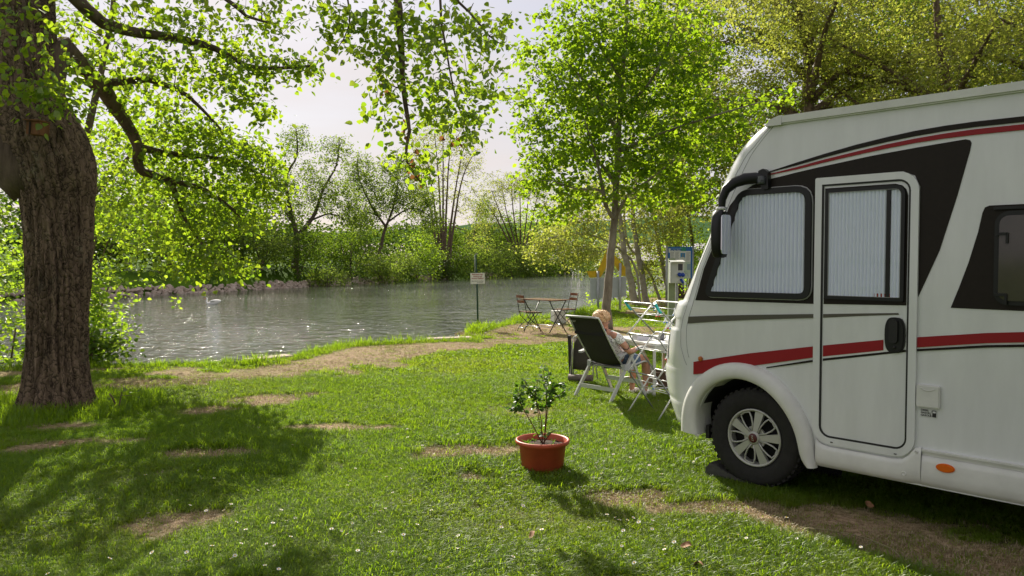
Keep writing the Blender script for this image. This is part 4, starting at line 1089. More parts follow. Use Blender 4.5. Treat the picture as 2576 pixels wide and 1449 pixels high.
# rear, roof, floor
mb = MB()
mb.box((-5.15, -Wd / 2, 1.44), (.05, Wd - .01, 2.34)).build('rear_wall', WHITE, MH)
rf = MB()
rp = [(-.13, 2.613), (-.4, 2.634), (-1.5, 2.64), (-5.16, 2.64)]
rf.prism([(a, b) for a, b in rp] + [(-5.16, 2.60), (-.13, 2.60)], fs, -.03, -Wd + .03).build('roof', WHITE2, MH)
MB().box((-2.75, -Wd / 2, .30), (4.6, Wd - .12, .1)).build('underbody', DARKIN, MH)
MB().box((.25, -Wd / 2, .42), (.5, Wd - 1.0, .22)).build('underbody_front', DARKIN, MH)
# roof rail and its end cap
rail = MB()
rail.prism([(-.185, 2.600), (-.185, 2.648), (-5.17, 2.648), (-5.17, 2.600)], fs, .028, -.04)
rail.prism([(-.185, 2.590), (-.185, 2.600), (-5.17, 2.600), (-5.17, 2.590)], fs, .016, .0)
rail.build('roof_rail', WHITE2, MH)
MB().prism([(-.08, 2.588), (-.12, 2.632), (-.185, 2.652), (-.205, 2.652), (-.205, 2.586)], fs, .032, -.045).build('rail_end_cap', WHITE2, MH)
rs_ = MB(); rs_.prism([(-1.42, 2.648), (-1.47, 2.668), (-1.62, 2.672), (-1.70, 2.648)], fs, -.3, -.7); rs_.build('roof_hatch', WHITE2, MH)

# decals on the side wall (thin film)
def decal(name, poly, mat, y=0.0035, t=0.0025):
    return MB().prism(poly, fs, y - t, y).build(name, mat, MH)
DZ = 0.0035
seamline = [(interp(SEAM, z) - .012, z) for z in (1.345, 1.392, 1.589, 1.768, 1.95, 2.05)]
frame_l, frame_r, frame_t = -.458, -1.100, 2.200
decal('window_band', seamline + [(.14, 2.12), (.02, 2.19), (-.115, 2.222), (-.307, 2.252), (-.447, 2.272), (-.447, 1.356)], DECAL)
decal('window_band_top', [(-.4475, 2.2015), (-.4475, 2.272), (-.514, 2.280), (-.804, 2.316), (-1.07, 2.340), (-1.31, 2.358), (-1.345, 2.360), (-1.368, 2.352), (-1.376, 2.335), (-1.369, 2.291), (-1.307, 2.034), (-1.216, 1.709), (-1.12, 1.473), (-1.101, 1.426), (-1.101, 2.10), (-1.07, 2.17), (-1.0, 2.2015)][::-1], DECAL)
BSt = [(-.103, 2.275), (-.306, 2.319), (-.50, 2.359), (-.708, 2.397), (-.9, 2.424), (-1.068, 2.443), (-1.23, 2.453), (-1.393, 2.457), (-1.634, 2.455), (-2.4, 2.43), (-4.9, 2.25)]
BSb = [(-.103, 2.268), (-.306, 2.300), (-.50, 2.336), (-.709, 2.369), (-.9, 2.394), (-1.069, 2.411), (-1.23, 2.421), (-1.393, 2.425), (-1.635, 2.423), (-2.4, 2.40), (-4.9, 2.22)]
RSt = [(-.109, 2.258), (-.306, 2.288), (-.50, 2.322), (-.709, 2.353), (-.9, 2.379), (-1.069, 2.396), (-1.23, 2.407), (-1.394, 2.413), (-1.635, 2.411), (-2.4, 2.385), (-4.9, 2.205)]
RSb = [(-.109, 2.250), (-.307, 2.272), (-.50, 2.302), (-.709, 2.330), (-.9, 2.353), (-1.07, 2.369), (-1.23, 2.377), (-1.394, 2.380), (-1.636, 2.379), (-2.4, 2.35), (-4.9, 2.17)]
def band(name, top, bot, mat, y=.0065):
    m = MB()
    n = len(top)
    vs = [Vector((a, y, b)) for a, b in top] + [Vector((a, y, b)) for a, b in bot]
    m.add(vs, [(i, i + 1, n + i + 1, n + i) for i in range(n - 1)])
    vs = [Vector((a, y - .0025, b)) for a, b in top] + [Vector((a, y - .0025, b)) for a, b in bot]
    m.add(vs, [(i, i + 1, n + i + 1, n + i) for i in range(n - 1)])
    return m.build(name, mat, MH)
band('upper_black_stripe', BSt, BSb, DECAL)
band('upper_red_stripe', RSt, RSb, RED)
band('grey_stripe', [(.548, 1.217), (.3, 1.238), (0, 1.259), (-.454, 1.288)], [(.556, 1.163), (.3, 1.194), (0, 1.224), (-.454, 1.262)], GREYD)
def ptop(s): return float(np.interp(-s, [-.521, -.3, -.05, .466, .915, 1.096, 1.659, 4.9], [.867, .918, .975, 1.072, 1.150, 1.177, 1.255, 1.45]))
def pbot(s): return float(np.interp(-s, [-.458, -.3, .05, .467, .916, 1.097, 1.66, 4.9], [.775, .828, .903, .997, 1.083, 1.114, 1.198, 1.39]))
def pb2t(s): return float(np.interp(-s, [.104, .467, 1.046, 1.66, 4.9], [.892, .983, 1.097, 1.186, 1.38]))
def pb2b(s): return float(np.interp(-s, [.104, .467, 1.046, 1.66, 4.9], [.884, .967, 1.083, 1.171, 1.36]))
def sband(name, f1, f2, s0, s1, mat, y=.0065, n=10):
    ss = [s0 + (s1 - s0) * i / n for i in range(n + 1)]
    return band(name, [(s, f1(s)) for s in ss], [(s, f2(s)) for s in ss], mat, y)
sband('lower_red_stripe', ptop, pbot, .50, -.454, RED)
sband('lower_black_stripe', pb2t, pb2b, -.104, -.454, DECAL)
sband('lower_red_stripe', ptop, pbot, -1.099, -4.9, RED)
sband('lower_black_stripe', pb2t, pb2b, -1.099, -4.9, DECAL)

# living-room window with its dark sweep
decal('rear_window_band', [(-1.283, 1.367), (-1.325, 1.487), (-1.373, 1.636), (-1.42, 1.816), (-1.440, 1.925), (-1.452, 1.956), (-1.475, 1.966), (-2.55, 1.966), (-2.6, 1.94), (-2.6, 1.40), (-2.57, 1.362)][::-1], DECAL)
W2 = rrect(-2.5, -1.508, 1.395, 1.93, .075)
MB().ring([(a, b) for a, b in W2], offset_poly(W2, .03), fs, .004, .020).build('window_frame', BLACKP, MH)
w2 = MB().prism(offset_poly(W2, .026), fs, .020, .030).build('window', GLASS_D, MH)
for z in (1.80, 1.455):
    q = MB(); q.box((-1.545, .036, z), (.06, .012, .016)); q.box((-1.575, .036, z - .025), (.012, .012, .06)); q.build('latch', BLACKP, w2)
MB().box((-2.0, .012, 1.948), (1.0, .022, .016)).build('window_hinge_rail', BLACKP, MH)

# cab side window
CW = round_poly([(-.426, 1.382), (-.426, 2.158), (.125, 2.158), (.405, 1.376)][::-1], [.08, .09, .12, .09])
CW = CW[::-1] if sum((CW[i][0] * CW[(i + 1) % len(CW)][1] - CW[(i + 1) % len(CW)][0] * CW[i][1]) for i in range(len(CW))) < 0 else CW
CWi = offset_poly(CW, .042)
MB().ring(CW, CWi, fs, .0038, .030).build('cab_window_frame', BLACKP, MH)
MB().ring(offset_poly(CW, -.006), CW, fs, .003, .012).build('cab_window_trim', pmat('light_trim', (.45, .45, .45), .4), MH)
cabw = MB().prism(offset_poly(CWi, -.002), fs, .0240, .0255).build('cab_window', GLASS, MH)
def pleats(name, poly, y0, amp, pitch, parent, lean=None):
    """vertical pleats clipped to a polygon"""
    xs0, xs1 = min(p[0] for p in poly), max(p[0] for p in poly)
    def zrange(x):
        zz = []
        n = len(poly)
        for i in range(n):
            (x1, z1), (x2, z2) = poly[i], poly[(i + 1) % n]
            if (x1 - x) * (x2 - x) <= 0 and abs(x1 - x2) > 1e-9:
                zz.append(z1 + (z2 - z1) * (x - x1) / (x2 - x1))
        return (min(zz), max(zz)) if len(zz) >= 2 else None
    m = MB(); n = int((xs1 - xs0) / pitch * 8); prev = None
    for i in range(n + 1):
        x = xs0 + .0015 + (xs1 - xs0 - .003) * i / n
        zr = zrange(x)
        if not zr: continue
        y = y0 + amp * abs(math.sin(math.pi * i / 8)) ** .8
        xl = x
        cur = [(xl, y, zr[0]), (xl, y, zr[1])]
        if prev: m.add([prev[0], cur[0], cur[1], prev[1]], [(0, 1, 2, 3)], True)
        prev = cur
    return m.build(name, BLIND, parent, fix=False)
pleats('blind', CWi, .0070, .016, .0285, MH)

# entry door: white surround, door leaf, black seal, window, handle
def rin(x0, x1, z0, z1, rr, d): return rrect(x0 + d, x1 - d, z0 + d, z1 - d, .1, rr=tuple(max(.004, q - d) for q in rr))
FD = (-1.100, -.449, .420, 2.200, (.12, .12, .012, .12))
F0, F1 = rin(*FD, 0), rin(*FD, .046)
MB().ring(F0, F1, fs, .001, .020).build('door_frame', WHITE, MH)
door = MB().prism(rin(*FD, .056), fs, -.002, .010).build('entry_door', WHITE, MH)
MB().ring(rin(*FD, .045), rin(*FD, .058), fs, .001, .016).build('door_seal', RUBBER, MH)
def dpart(name, mb, mat, fix=True): return mb.build(name, mat, door, fix)
dk = [(-1.036, 1.371), (-.514, 1.358), (-.514, 2.128), (-.96, 2.128), (-1.0, 2.115), (-1.025, 2.088), (-1.036, 2.05)]
m = MB().prism(dk, fs, .0105, .013); dpart('door_window_band', m, DECAL)
DD = (-1.024, -.524, 1.394, 2.118, (.012, .012, .012, .06))
DW = rin(*DD, 0)
m = MB().ring(DW, rin(*DD, .022), fs, .0132, .030)
m.box((-.926, .0215, 1.756), (.022, .015, .70)); dpart('door_window_frame', m, BLACKP)
m = MB().ring(rin(*DD, .0222), rin(*DD, .025), fs, .0133, .031); dpart('door_window_trim', m, pmat('pale_trim', (.3, .3, .3), .4))
m = MB().prism(rin(*DD, .020), fs, .0255, .0270); dpart('door_window', m, GLASS)
pleats('door_blind', rrect(-.914, -.548, 1.418, 2.096, .01), .0140, .0105, .0235, door)
pleats('door_blind', rrect(-1.002, -.938, 1.418, 2.09, .01), .0140, .008, .0225, door)
m = MB().box((-.895, .018, 1.425), (.10, .006, .03)); dpart('red_object_behind_glass', m, RED)
m = MB()
HP = [(-.974 + .062 * (abs(math.cos(t)) ** .6) * (1 if math.cos(t) > 0 else -1), 1.182 + .112 * (abs(math.sin(t)) ** .75) * (1 if math.sin(t) > 0 else -1)) for t in [2 * math.pi * i / 28 for i in range(28)]]
m.prism(HP, fs, .010, .020); m.prism(offset_poly(HP, .010), fs, .020, .026)
dh = m.build('door_handle', BLACKP, door)
m = MB().prism(offset_poly(rrect(-1.0, -.94, 1.13, 1.285, .025), .004), fs, .026, .042); m.lathe([(.006, 0), (.009, .002), (.009, .006), (.0, .006)], c=(-.975, .028, 1.105), n=10, M=Matrix.Rotation(R(-90), 3, 'X')); m.build('handle_lever', RUBBER, dh)
def dband(name, pts_t, pts_b, mat):
    n = len(pts_t)
    m = MB().add([Vector((a, .0125, b)) for a, b in pts_t] + [Vector((a, .0125, b)) for a, b in pts_b], [(i, i + 1, n + i + 1, n + i) for i in range(n - 1)])
    return m.build(name, mat, door)
ss = [-.514 - .39 * i / 6 for i in range(7)]
dband('door_red_stripe', [(s, ptop(s)) for s in ss], [(s, pbot(s)) for s in ss], RED)
ss = [-.514 - .525 * i / 6 for i in range(7)]
dband('door_black_stripe', [(s, pb2t(s)) for s in ss], [(s, pb2b(s)) for s in ss], DECAL)
dband('door_grey_stripe', [(-.512, 1.291), (-.75, 1.307), (-.99, 1.322)], [(-.512, 1.266), (-.75, 1.29), (-.995, 1.311)], GREYD)
sc1 = MB(); sc1.box((-.585, .022, .440), (.016, .004, .006)); sc1.box((-.99, .022, .436), (.016, .004, .006)); sc1.build('door_drain', RUBBER, MH)

# wheel-arch flare
def resample(P, n):
    P = [Vector(p) for p in P]; L = [0]
    for a, b in zip(P[:-1], P[1:]): L.append(L[-1] + (b - a).length)
    out = []
    for i in range(n):
        t = L[-1] * i / (n - 1)
        j = max(k for k in range(len(L)) if L[k] <= t + 1e-9); j = min(j, len(P) - 2)
        out.append(P[j].lerp(P[j + 1], (t - L[j]) / (L[j + 1] - L[j])))
    return out
AO = [(.600, .335), (.602, .447), (.575, .589), (.490, .738), (.321, .862), (.189, .902), (.061, .910), (-.077, .885), (-.211, .817), (-.329, .696), (-.410, .574), (-.450, .480), (-.474, .36), (-.484, .246)]
AI = [(.430, .325), (.448, .42), (.452, .520), (.406, .632), (.290, .737), (.165, .787), (.045, .793), (-.106, .745), (-.227, .648), (-.318, .524), (-.364, .397), (-.374, .301), (-.396, .262), (-.43, .246)]
def smooth(P, n):
    A_ = resample(P, n)
    for _ in range(4):
        A_ = [A_[0]] + [(A_[i - 1] + A_[i] * 2 + A_[i + 1]) / 4 for i in range(1, n - 1)] + [A_[-1]]
    return A_
O_, I_ = smooth(AO, 44), smooth(AI, 44)
rows = []
for (f, y) in ((0, .0), (.03, .022), (.12, .045), (.35, .062), (.7, .066), (.93, .058), (1.0, .04), (1.0, .0), (1.0, -.16)):
    rows.append([(o.x + (i.x - o.x) * f, y - (.03 if False else 0), o.y + (i.y - o.y) * f) for o, i in zip(O_, I_)])
link('wheel_arch_flare', grid_mesh('wheel_arch_flare', rows, WHITE2), MH)
MB().lathe([(.43, -.012), (.44, -.50), (.001, -.50)], c=(.042, -.01, .385), n=40, M=Matrix.Rotation(R(-90), 3, 'X') @ Matrix.Scale(-1, 3, (0, 0, 1))).build('wheel_well', DARKIN, MH) if False else None
wb = MB()
for i in range(24):
    a0, a1 = R(-10 + 200 * i / 24), R(-10 + 200 * (i + 1) / 24)
    P = [Vector((.042 + .427 * math.cos(a), y, .385 + .427 * math.sin(a))) for a in (a0, a1) for y in (-.002, -.55)]
    wb.add(P, [(0, 1, 3, 2)], True)
wb.box((.042, -.555, .42), (.9, .02, .82)); wb.build('wheel_well', DARKIN, MH, fix=False)
MB().box((.40, -.11, .34), (.03, .14, .10)).build('mud_flap', RUBBER, MH)

# lower skirts
def skirt(name, s0, s1, topf, n, mat, off=.0):
    ss = [s0 + (s1 - s0) * i / n for i in range(n + 1)]
    rows = []
    for (f, y, zl) in ((1.0, .0, None), (.99, .016, None), (.8, .022, None), (.45, .026, None), (.25, .022, None), (.12, .008, None), (.04, -.02, None), (.0, -.07, None)):
        rows.append([(s, y + off, .250 + (topf(s) - .250) * f) for s in ss])
    return link(name, grid_mesh(name, rows, mat), MH)
tf = lambda s: float(np.interp(-s, [.452, .469, .50, .56, .97, 1.03, 1.065, 1.09, 1.11, 1.14], [.490, .455, .420, .405, .403, .412, .44, .475, .500, .502]))
skirt('skirt_under_door', -.478, -1.141, tf, 36, WHITE2, .004)
skirt('rear_skirt', -1.143, -5.14, lambda s: .457, 20, WHITE2)
m = MB(); m.prism([(-1.143, .458), (-1.143, .482), (-5.14, .482), (-5.14, .458)], fs, .001, .012)
m.prism([(-1.143, .482), (-1.143, .495), (-5.14, .495), (-5.14, .482)], fs, .001, .024); m.build('skirt_rail', ALU if False else WHITE2, MH)
for (s, z, r_) in ((-1.115, .474, .009), (-1.045, .325, .015)):
    MB().lathe([(r_ * .6, .0), (r_ * .6, .006), (r_, .006), (r_, .0)], c=(s, .026, z), n=14, M=Matrix.Rotation(R(-90), 3, 'X')).build('screw_cap', WHITE2, MH)
mk = MB(); el = [(-1.279 + .052 * math.cos(2 * math.pi * i / 24), .404 + .026 * math.sin(2 * math.pi * i / 24)) for i in range(24)]
mk.prism(el, fs, .016, .030); mk.prism(offset_poly(el, .007), fs, .030, .036); mk.build('side_marker_lamp', ORANGE, MH)
MB().lathe([(.019, .0), (.019, .008), (.012, .014), (.0, .015)], c=(.437, .004, .901), n=18, M=Matrix.Rotation(R(-90), 3, 'X')).build('side_reflector', pmat('amber_reflector', (.45, .12, .015), .3), MH)

# fuel flap and its sticker
FL = rrect(-1.238, -1.106, .752, .890, .01)
fl = MB().prism(FL, fs, .002, .018); fl.prism(offset_poly(FL, .006), fs, .018, .023)
flap = fl.build('fuel_flap', WHITE2, MH)
cv = [(-1.13 - .085 * i / 8, .872 - .016 * math.sin(math.pi * i / 8)) for i in range(9)]
MB().tube([(a, .024, b) for a, b in cv], .0022, 5).build('flap_grip', WHITE2, flap)
flm = empty('tmp') ; bpy.data.objects.remove(flm)
stk = MB().prism([(-1.221, .692), (-1.125, .692), (-1.125, .745), (-1.221, .745)], fs, .001, .003).build('fuel_sticker', pmat('sticker_grey', (.62, .63, .62), .5), MH)
Tx = Matrix(((-1, 0, 0, 0), (0, 0, 1, 0), (0, 1, 0, 0), (0, 0, 0, 1)))
BLK = pmat('print_black', (.02, .02, .02), .6)
for i, w_ in enumerate(('DIESEL', 'GASOIL', 'GAZOLE')):
    text_mesh('lettering', w_, .0155, BLK, stk, Matrix.Translation((-1.129, .0036, .7285 - .0155 * i)) @ Tx, bold=.0004)
pmp = MB(); pmp.prism([(-1.216, .696), (-1.194, .696), (-1.194, .738), (-1.216, .738)], fs, .0032, .0038); pmp.build('pump_symbol', BLK, stk)
MB().prism([(-1.213, .722), (-1.197, .722), (-1.197, .733), (-1.213, .733)], fs, .004, .0044).build('pump_window', WHITE, stk)
MB().tube([(-1.193, .0042, .703), (-1.187, .0042, .700), (-1.183, .0042, .708), (-1.187, .0042, .725), (-1.193, .0042, .734)], .0009, 4).build('pump_hose', BLK, stk)

# wheels
def make_wheel():
    w = empty('wheel', (0, 0, 0)); w.parent = MH
    Mx = Matrix.Rotation(R(-90), 3, 'X')                # lathe z -> +y
    prof = [(.205, -.205), (.30, -.215), (.335, -.20), (.352, -.17), (.355, -.12), (.355, -.03), (.352, .002), (.340, .024), (.315, .034), (.27, .033), (.235, .024), (.212, .012), (.205, -.02), (.20, -.1)]
    t = MB().lathe(prof, n=64, M=Mx)
    for k in range(44):                                  # shoulder blocks of the tread
        a = 2 * math.pi * k / 44
        c = Vector((math.cos(a) * .3525, -.012, math.sin(a) * .3525))
        t.box(c, (.016, .05, .028), Matrix.Rotation(-a, 3, 'Y'))
        c = Vector((math.cos(a + .07) * .354, -.10, math.sin(a + .07) * .354))
        t.box(c, (.014, .07, .026), Matrix.Rotation(-a - .07, 3, 'Y'))
    t.build('tyre', TYRE, w)
    rim = MB().lathe([(.206, -.10), (.207, .008), (.212, .018), (.207, .026), (.198, .024), (.192, .012), (.190, -.0), (.190, -.06)], n=48, M=Mx)
    rim.build('rim', HUB, w)
    MB().lathe([(.20, -.055), (.12, -.055), (.10, -.03), (.0, -.03)], n=32, M=Mx).build('brake_disc', DARKIN, w)
    P2 = lambda r, a: (r * math.cos(a), r * math.sin(a))
    cap = MB()
    cap.lathe([(.050, -.01), (.050, .022), (.040, .030), (.034, .031)], n=30, M=Mx); cap.build('hub', HUB, w)
    bd = MB().lathe([(.034, .031), (.033, .036), (.02, .039), (.0, .040)], n=24, M=Mx).build('badge', pmat('badge_red', (.09, .014, .018), .3), w)
    sp = MB(); lp = MB()
    for k in range(5):
        a = R(90 + 12 + 72 * k)
        # wide paddle spoke
        poly = []
        for (r, h) in ((.036, -.42), (.10, -.235), (.196, -.170)):
            poly.append(P2(r, a + h))
        for (r, h) in ((.196, .170), (.10, .235), (.036, .42)):
            poly.append(P2(r, a + h))
        vs = []
        for (x, z), r in zip(poly, (.036, .1, .196, .196, .1, .036)):
            vs.append((x, .024 - .010 * (r / .2), z))
        vb = [(x, y - .03, z) for x, y, z in vs]
        n = 6
        MB().add(vs + vb, [tuple(range(6)), tuple(range(6, 12))[::-1]] + [(i, (i + 1) % n, n + (i + 1) % n, n + i) for i in range(n)]).build('spoke', HUB, w)
        # rounded loop between two spokes
        b = a + R(36)
        loop = [P2(.045, b - .10), P2(.10, b - .30), P2(.150, b - .26), P2(.186, b - .20), P2(.191, b), P2(.186, b + .20), P2(.150, b + .26), P2(.10, b + .30), P2(.045, b + .10)]
        pts = [(x, .018 - .008 * (math.hypot(x, z) / .2), z) for x, z in loop]
        MB().tube(pts, .0065, 6).build('loop', HUB, w)
        web = [P2(.03, b - .3), P2(.085, b - .2), P2(.085, b + .2), P2(.03, b + .3)]
        MB().prism(web, fs, -.012, .004).build('web', HUB, w)
    Mt = Matrix.Translation((-.0125, .0405, 0)) @ Matrix.Rotation(R(-85), 4, 'Y') @ Matrix.Translation((0, 0, 0)) @ Tx
    text_mesh('badge_lettering', 'FIAT', .021, pmat('badge_silver', (.6, .6, .6), .3, metal=.5), w, Matrix.Translation((0, .0405, 0)) @ Matrix.Rotation(R(-80), 4, 'Y') @ Tx @ Matrix.Translation((-.0, -.007, 0)), align='CENTER')
    return w
wh = make_wheel()
wh.location = (.0, -.035, .365)
for loc, rz in (((-3.75, -.035, .355), 0), ((0, -Wd + .035, .365), math.pi), ((-3.75, -Wd + .035, .355), math.pi)):
    c = copy_tree(wh, MH); c.location = loc; c.rotation_euler = (0, 0, rz)

# mirror on its curved arm, standing out from the near side
mbm = MB()
arm = [(-.085, .02, 2.215), (-.04, .075, 2.225), (.04, .13, 2.222), (.11, .185, 2.20), (.165, .225, 2.155), (.185, .24, 2.09), (.188, .245, 2.03)]
for (p, q), (r0, r1) in zip(zip(arm[:-1], arm[1:]), [(.05, .052)] * 6):
    pass
def flat_tube(pts, hw, ht, n=12):
    m = MB(); rings = []
    for i, p in enumerate(pts):
        p = Vector(p)
        d = (Vector(pts[min(i + 1, len(pts) - 1)]) - Vector(pts[max(i - 1, 0)])).normalized()
        out = Vector((0, 1, 0)); out = (out - d * out.dot(d)).normalized(); nrm = d.cross(out)
        a, b = hw[i], ht[i]
        rings.append([p + nrm * a * math.cos(2 * math.pi * k / n) + out * b * math.sin(2 * math.pi * k / n) for k in range(n)])
    vs = [v for r_ in rings for v in r_]
    fs_ = [(i * n + k, i * n + (k + 1) % n, (i + 1) * n + (k + 1) % n, (i + 1) * n + k) for i in range(len(pts) - 1) for k in range(n)]
    m.add(vs, fs_, True); m.add(rings[0], [tuple(range(n))]); m.add(rings[-1], [tuple(range(n))])
    return m
flat_tube([(-.10, .03, 2.215), (-.03, .05, 2.232), (.04, .08, 2.228), (.10, .115, 2.205), (.150, .145, 2.155), (.172, .155, 2.09), (.175, .158, 2.03)], [.032, .040, .043, .041, .035, .028, .024], [.024, .026, .028, .030, .030, .028, .026]).build('mirror_arm', BLACKP, MH)
m = MB(); m.prism(round_poly([(-.075, 2.145), (-.125, 2.15), (-.118, 2.27), (-.085, 2.295), (-.045, 2.28)], [.01] * 5), fs, .004, .05); m.build('mirror_mount', BLACKP, MH)
MB().lathe([(.028, 0), (.030, .01), (.028, .055), (.0, .055)], c=(-.075, .055, 2.185), n=16).build('turn_lamp', pmat('smoke_lens', (.05, .055, .06), .15), MH)
MB().lathe([(.034, 0), (.036, .004), (.036, .02), (.034, .024)], c=(.175, .158, 2.008), n=16).build('mirror_joint', ALU, MH)
# mirror head: shell elongated downwards, open face towards the rear
hd = []
for (z, a, b) in ((2.01, .034, .034), (1.995, .050, .055), (1.96, .056, .080), (1.88, .058, .090), (1.78, .057, .088), (1.71, .052, .080), (1.675, .042, .060), (1.668, .026, .035)):
    hd.append([(.18 + .8 * a * math.copysign(abs(math.cos(t)) ** .6, math.cos(t)), .168 + .85 * b * math.copysign(abs(math.sin(t)) ** .6, math.sin(t)), z) for t in [2 * math.pi * k / 24 for k in range(25)]])
mh_ = link('mirror_head', grid_mesh('mirror_head', hd, BLACKP), MH)
MB().prism(round_poly([(-.062, -.14), (.062, -.14), (.062, .14), (-.062, .14)], [.03] * 4), lambda a, b, t: Vector((.18 - .0462 - t, .168 + a, 1.835 + b)), 0, .004).build('mirror_glass', pmat('mirror_glass', (.8, .8, .82), .03, metal=1.0), mh_)

# joint lines between the side wall and the front moulding
for k, off_ in enumerate((0.0, 0.05)):
    pts = []
    for z in np.linspace(.90 if k == 0 else .84, 2.60, 40):
        s_ = interp(SEAM, z)
        w_ = 0.0
        if k:
            while front(z, w_) < s_ + off_ * (1.0 if z < 2.3 else (2.62 - z) / .32) and w_ < .2: w_ += .002
        pts.append((front(z, w_) + .0005, -w_ + .0005, z))
    MB().tube(pts, .0016, 4).build('joint_line', pmat('joint_grey', (.22, .22, .22), .7), MH)
# levelling ramp under the near front wheel
rp = MB()
prof = [(.40, .0), (.395, .07), (.36, .115), (.30, .105), (.22, .070), (.12, .045), (.0, .03), (-.12, .022), (-.30, .014), (-.34, .0)]
rp.prism(prof, fs, -.01, -.23)
ramp = rp.build('levelling_ramp', pmat('ramp_plastic', (.055, .052, .05), .7, bump=.3, scale=10, var=.15))
ramp.location = MH.location; ramp.rotation_euler = MH.rotation_euler
tag(ramp, 'dark grey plastic levelling ramp under the front wheel of the motorhome', 'ramp')
# ------------------------------------------------------------------ flower pot and rose
POTM = pmat('terracotta_plastic', (0.50, 0.085, 0.036), 0.5, var=.14, scale=6)
pot = empty('flower_pot', (0.237, 5.93, 0), 0, 'round terracotta coloured plastic pot standing in the lawn', 'flower pot')
MB().lathe([(0, .004), (.150, .004), (.158, .012), (.182, .225), (.204, .232), (.212, .246), (.209, .262), (.200, .266), (.190, .258), (.180, .215), (.176, .20)], n=48).build('pot_body', POTM, pot)
soil = pmat('potting_soil', (.03, .02, .014), 1, col2=(.10, .065, .04), scale=40, bump=1, bscale=60)
rws = [[(r * math.cos(t), r * math.sin(t), .215 + .016 * (vnoise(r * math.cos(t) * 40, r * math.sin(t) * 40, 1) - .4) + .02 * (1 - r / .18)) for t in np.linspace(0, 2 * math.pi, 37)] for r in (.001, .04, .08, .12, .16, .182)]
link('soil', grid_mesh('soil', [[tuple(float(c) for c in p) for p in rw] for rw in rws], soil), pot)
rg = random.Random(8)
rose = empty('rose_bush', (0.237, 5.93, .225), 0, 'young leafy rose bush with reddish stems growing in the terracotta pot', 'rose bush')
RSTEM = pmat('rose_stem', (.075, .035, .018), .6, col2=(.16, .07, .03), scale=14)
L_ROSE = leaf_mat('rose_leaf', (.035, .08, .018), (.07, .13, .03), (.12, .30, .012), (.24, .44, .025), .42, .06, .4)
stems = [[(x * 1.25, y + .0, z) for x, y, z in s_] for s_ in [[(0, 0, 0), (-.05, 0, .12), (-.13, .0, .30), (-.17, .0, .38)], [(0, 0, 0), (-.01, 0, .2), (-.045, .02, .36), (-.03, .03, .5)], [(.01, 0, 0), (.02, 0, .2), (.025, -.02, .42), (.0, -.02, .60)],
         [(.01, 0, 0), (.03, .03, .25), (.05, .03, .45), (.04, .03, .56)], [(-.02, 0, .17), (-.035, 0, .3), (-.05, -.01, .42)], [(.028, 0, .30), (.10, 0, .38), (.16, .0, .44)], [(-.10, 0, .24), (-.17, .02, .28), (-.21, .02, .27)],
         [(-.13, 0, .3), (-.15, -.02, .38), (-.14, -.02, .46)], [(.025, -.02, .4), (.09, -.03, .47), (.13, -.02, .46)], [(-.045, .02, .36), (-.10, .0, .44), (-.11, .0, .50)], [(0, 0, 0), (.05, -.03, .09), (.075, -.05, .12)]]]
pts_leaf = []
for s in stems:
    MB().tube(s, [.0055 if s[0][2] == 0 else .0035] + [.0042 if s[0][2] == 0 else .003] * (len(s) - 2) + [.002], 6).build('stem', RSTEM, rose)
    for j in range(len(s) - 1):
        a, b = Vector(s[j]), Vector(s[j + 1])
        for t in (.0, .16, .33, .5, .66, .83, 1.0):
            if a.lerp(b, t).z > .26 or rg.random() < .12:
                pts_leaf.append(a.lerp(b, t))
lm = fast_mesh('leaf', OVAL[0], OVAL[1], L_ROSE)
rr2 = np.random.RandomState(3)
for p in pts_leaf:
    for q in range(4):
        fr = leaf_frames(np.array([p[:]]), rr2, .1, .7)[0]
        sz = rg.uniform(.024, .048)
        o = bpy.data.objects.new('leaf', lm); COL.objects.link(o); o.parent = rose
        M = np.eye(4); M[:3, :3] = fr * sz; M[:3, 3] = np.array(p[:]) + fr[:, 1] * .012
        o.matrix_local = Matrix(M.tolist())
wm = MB()
for k in range(9):
    a = rg.uniform(0, 6.28); r_ = rg.uniform(.09, .16); x, y = r_ * math.cos(a), r_ * math.sin(a)
    for j in range(4):
        b = rg.uniform(0, 6.28); L = rg.uniform(.02, .045)
        wm.add([(x, y, 0), (x + L * .5 * math.cos(b) - .004, y + L * .5 * math.sin(b), L * .7), (x + L * math.cos(b), y + L * math.sin(b), L), (x + L * .5 * math.cos(b) + .004, y + L * .5 * math.sin(b), L * .7)], [(0, 1, 2, 3)])
wd = wm.build('weed_sprouts', L_ROSE, pot, fix=False); wd.location = (0, 0, .222)

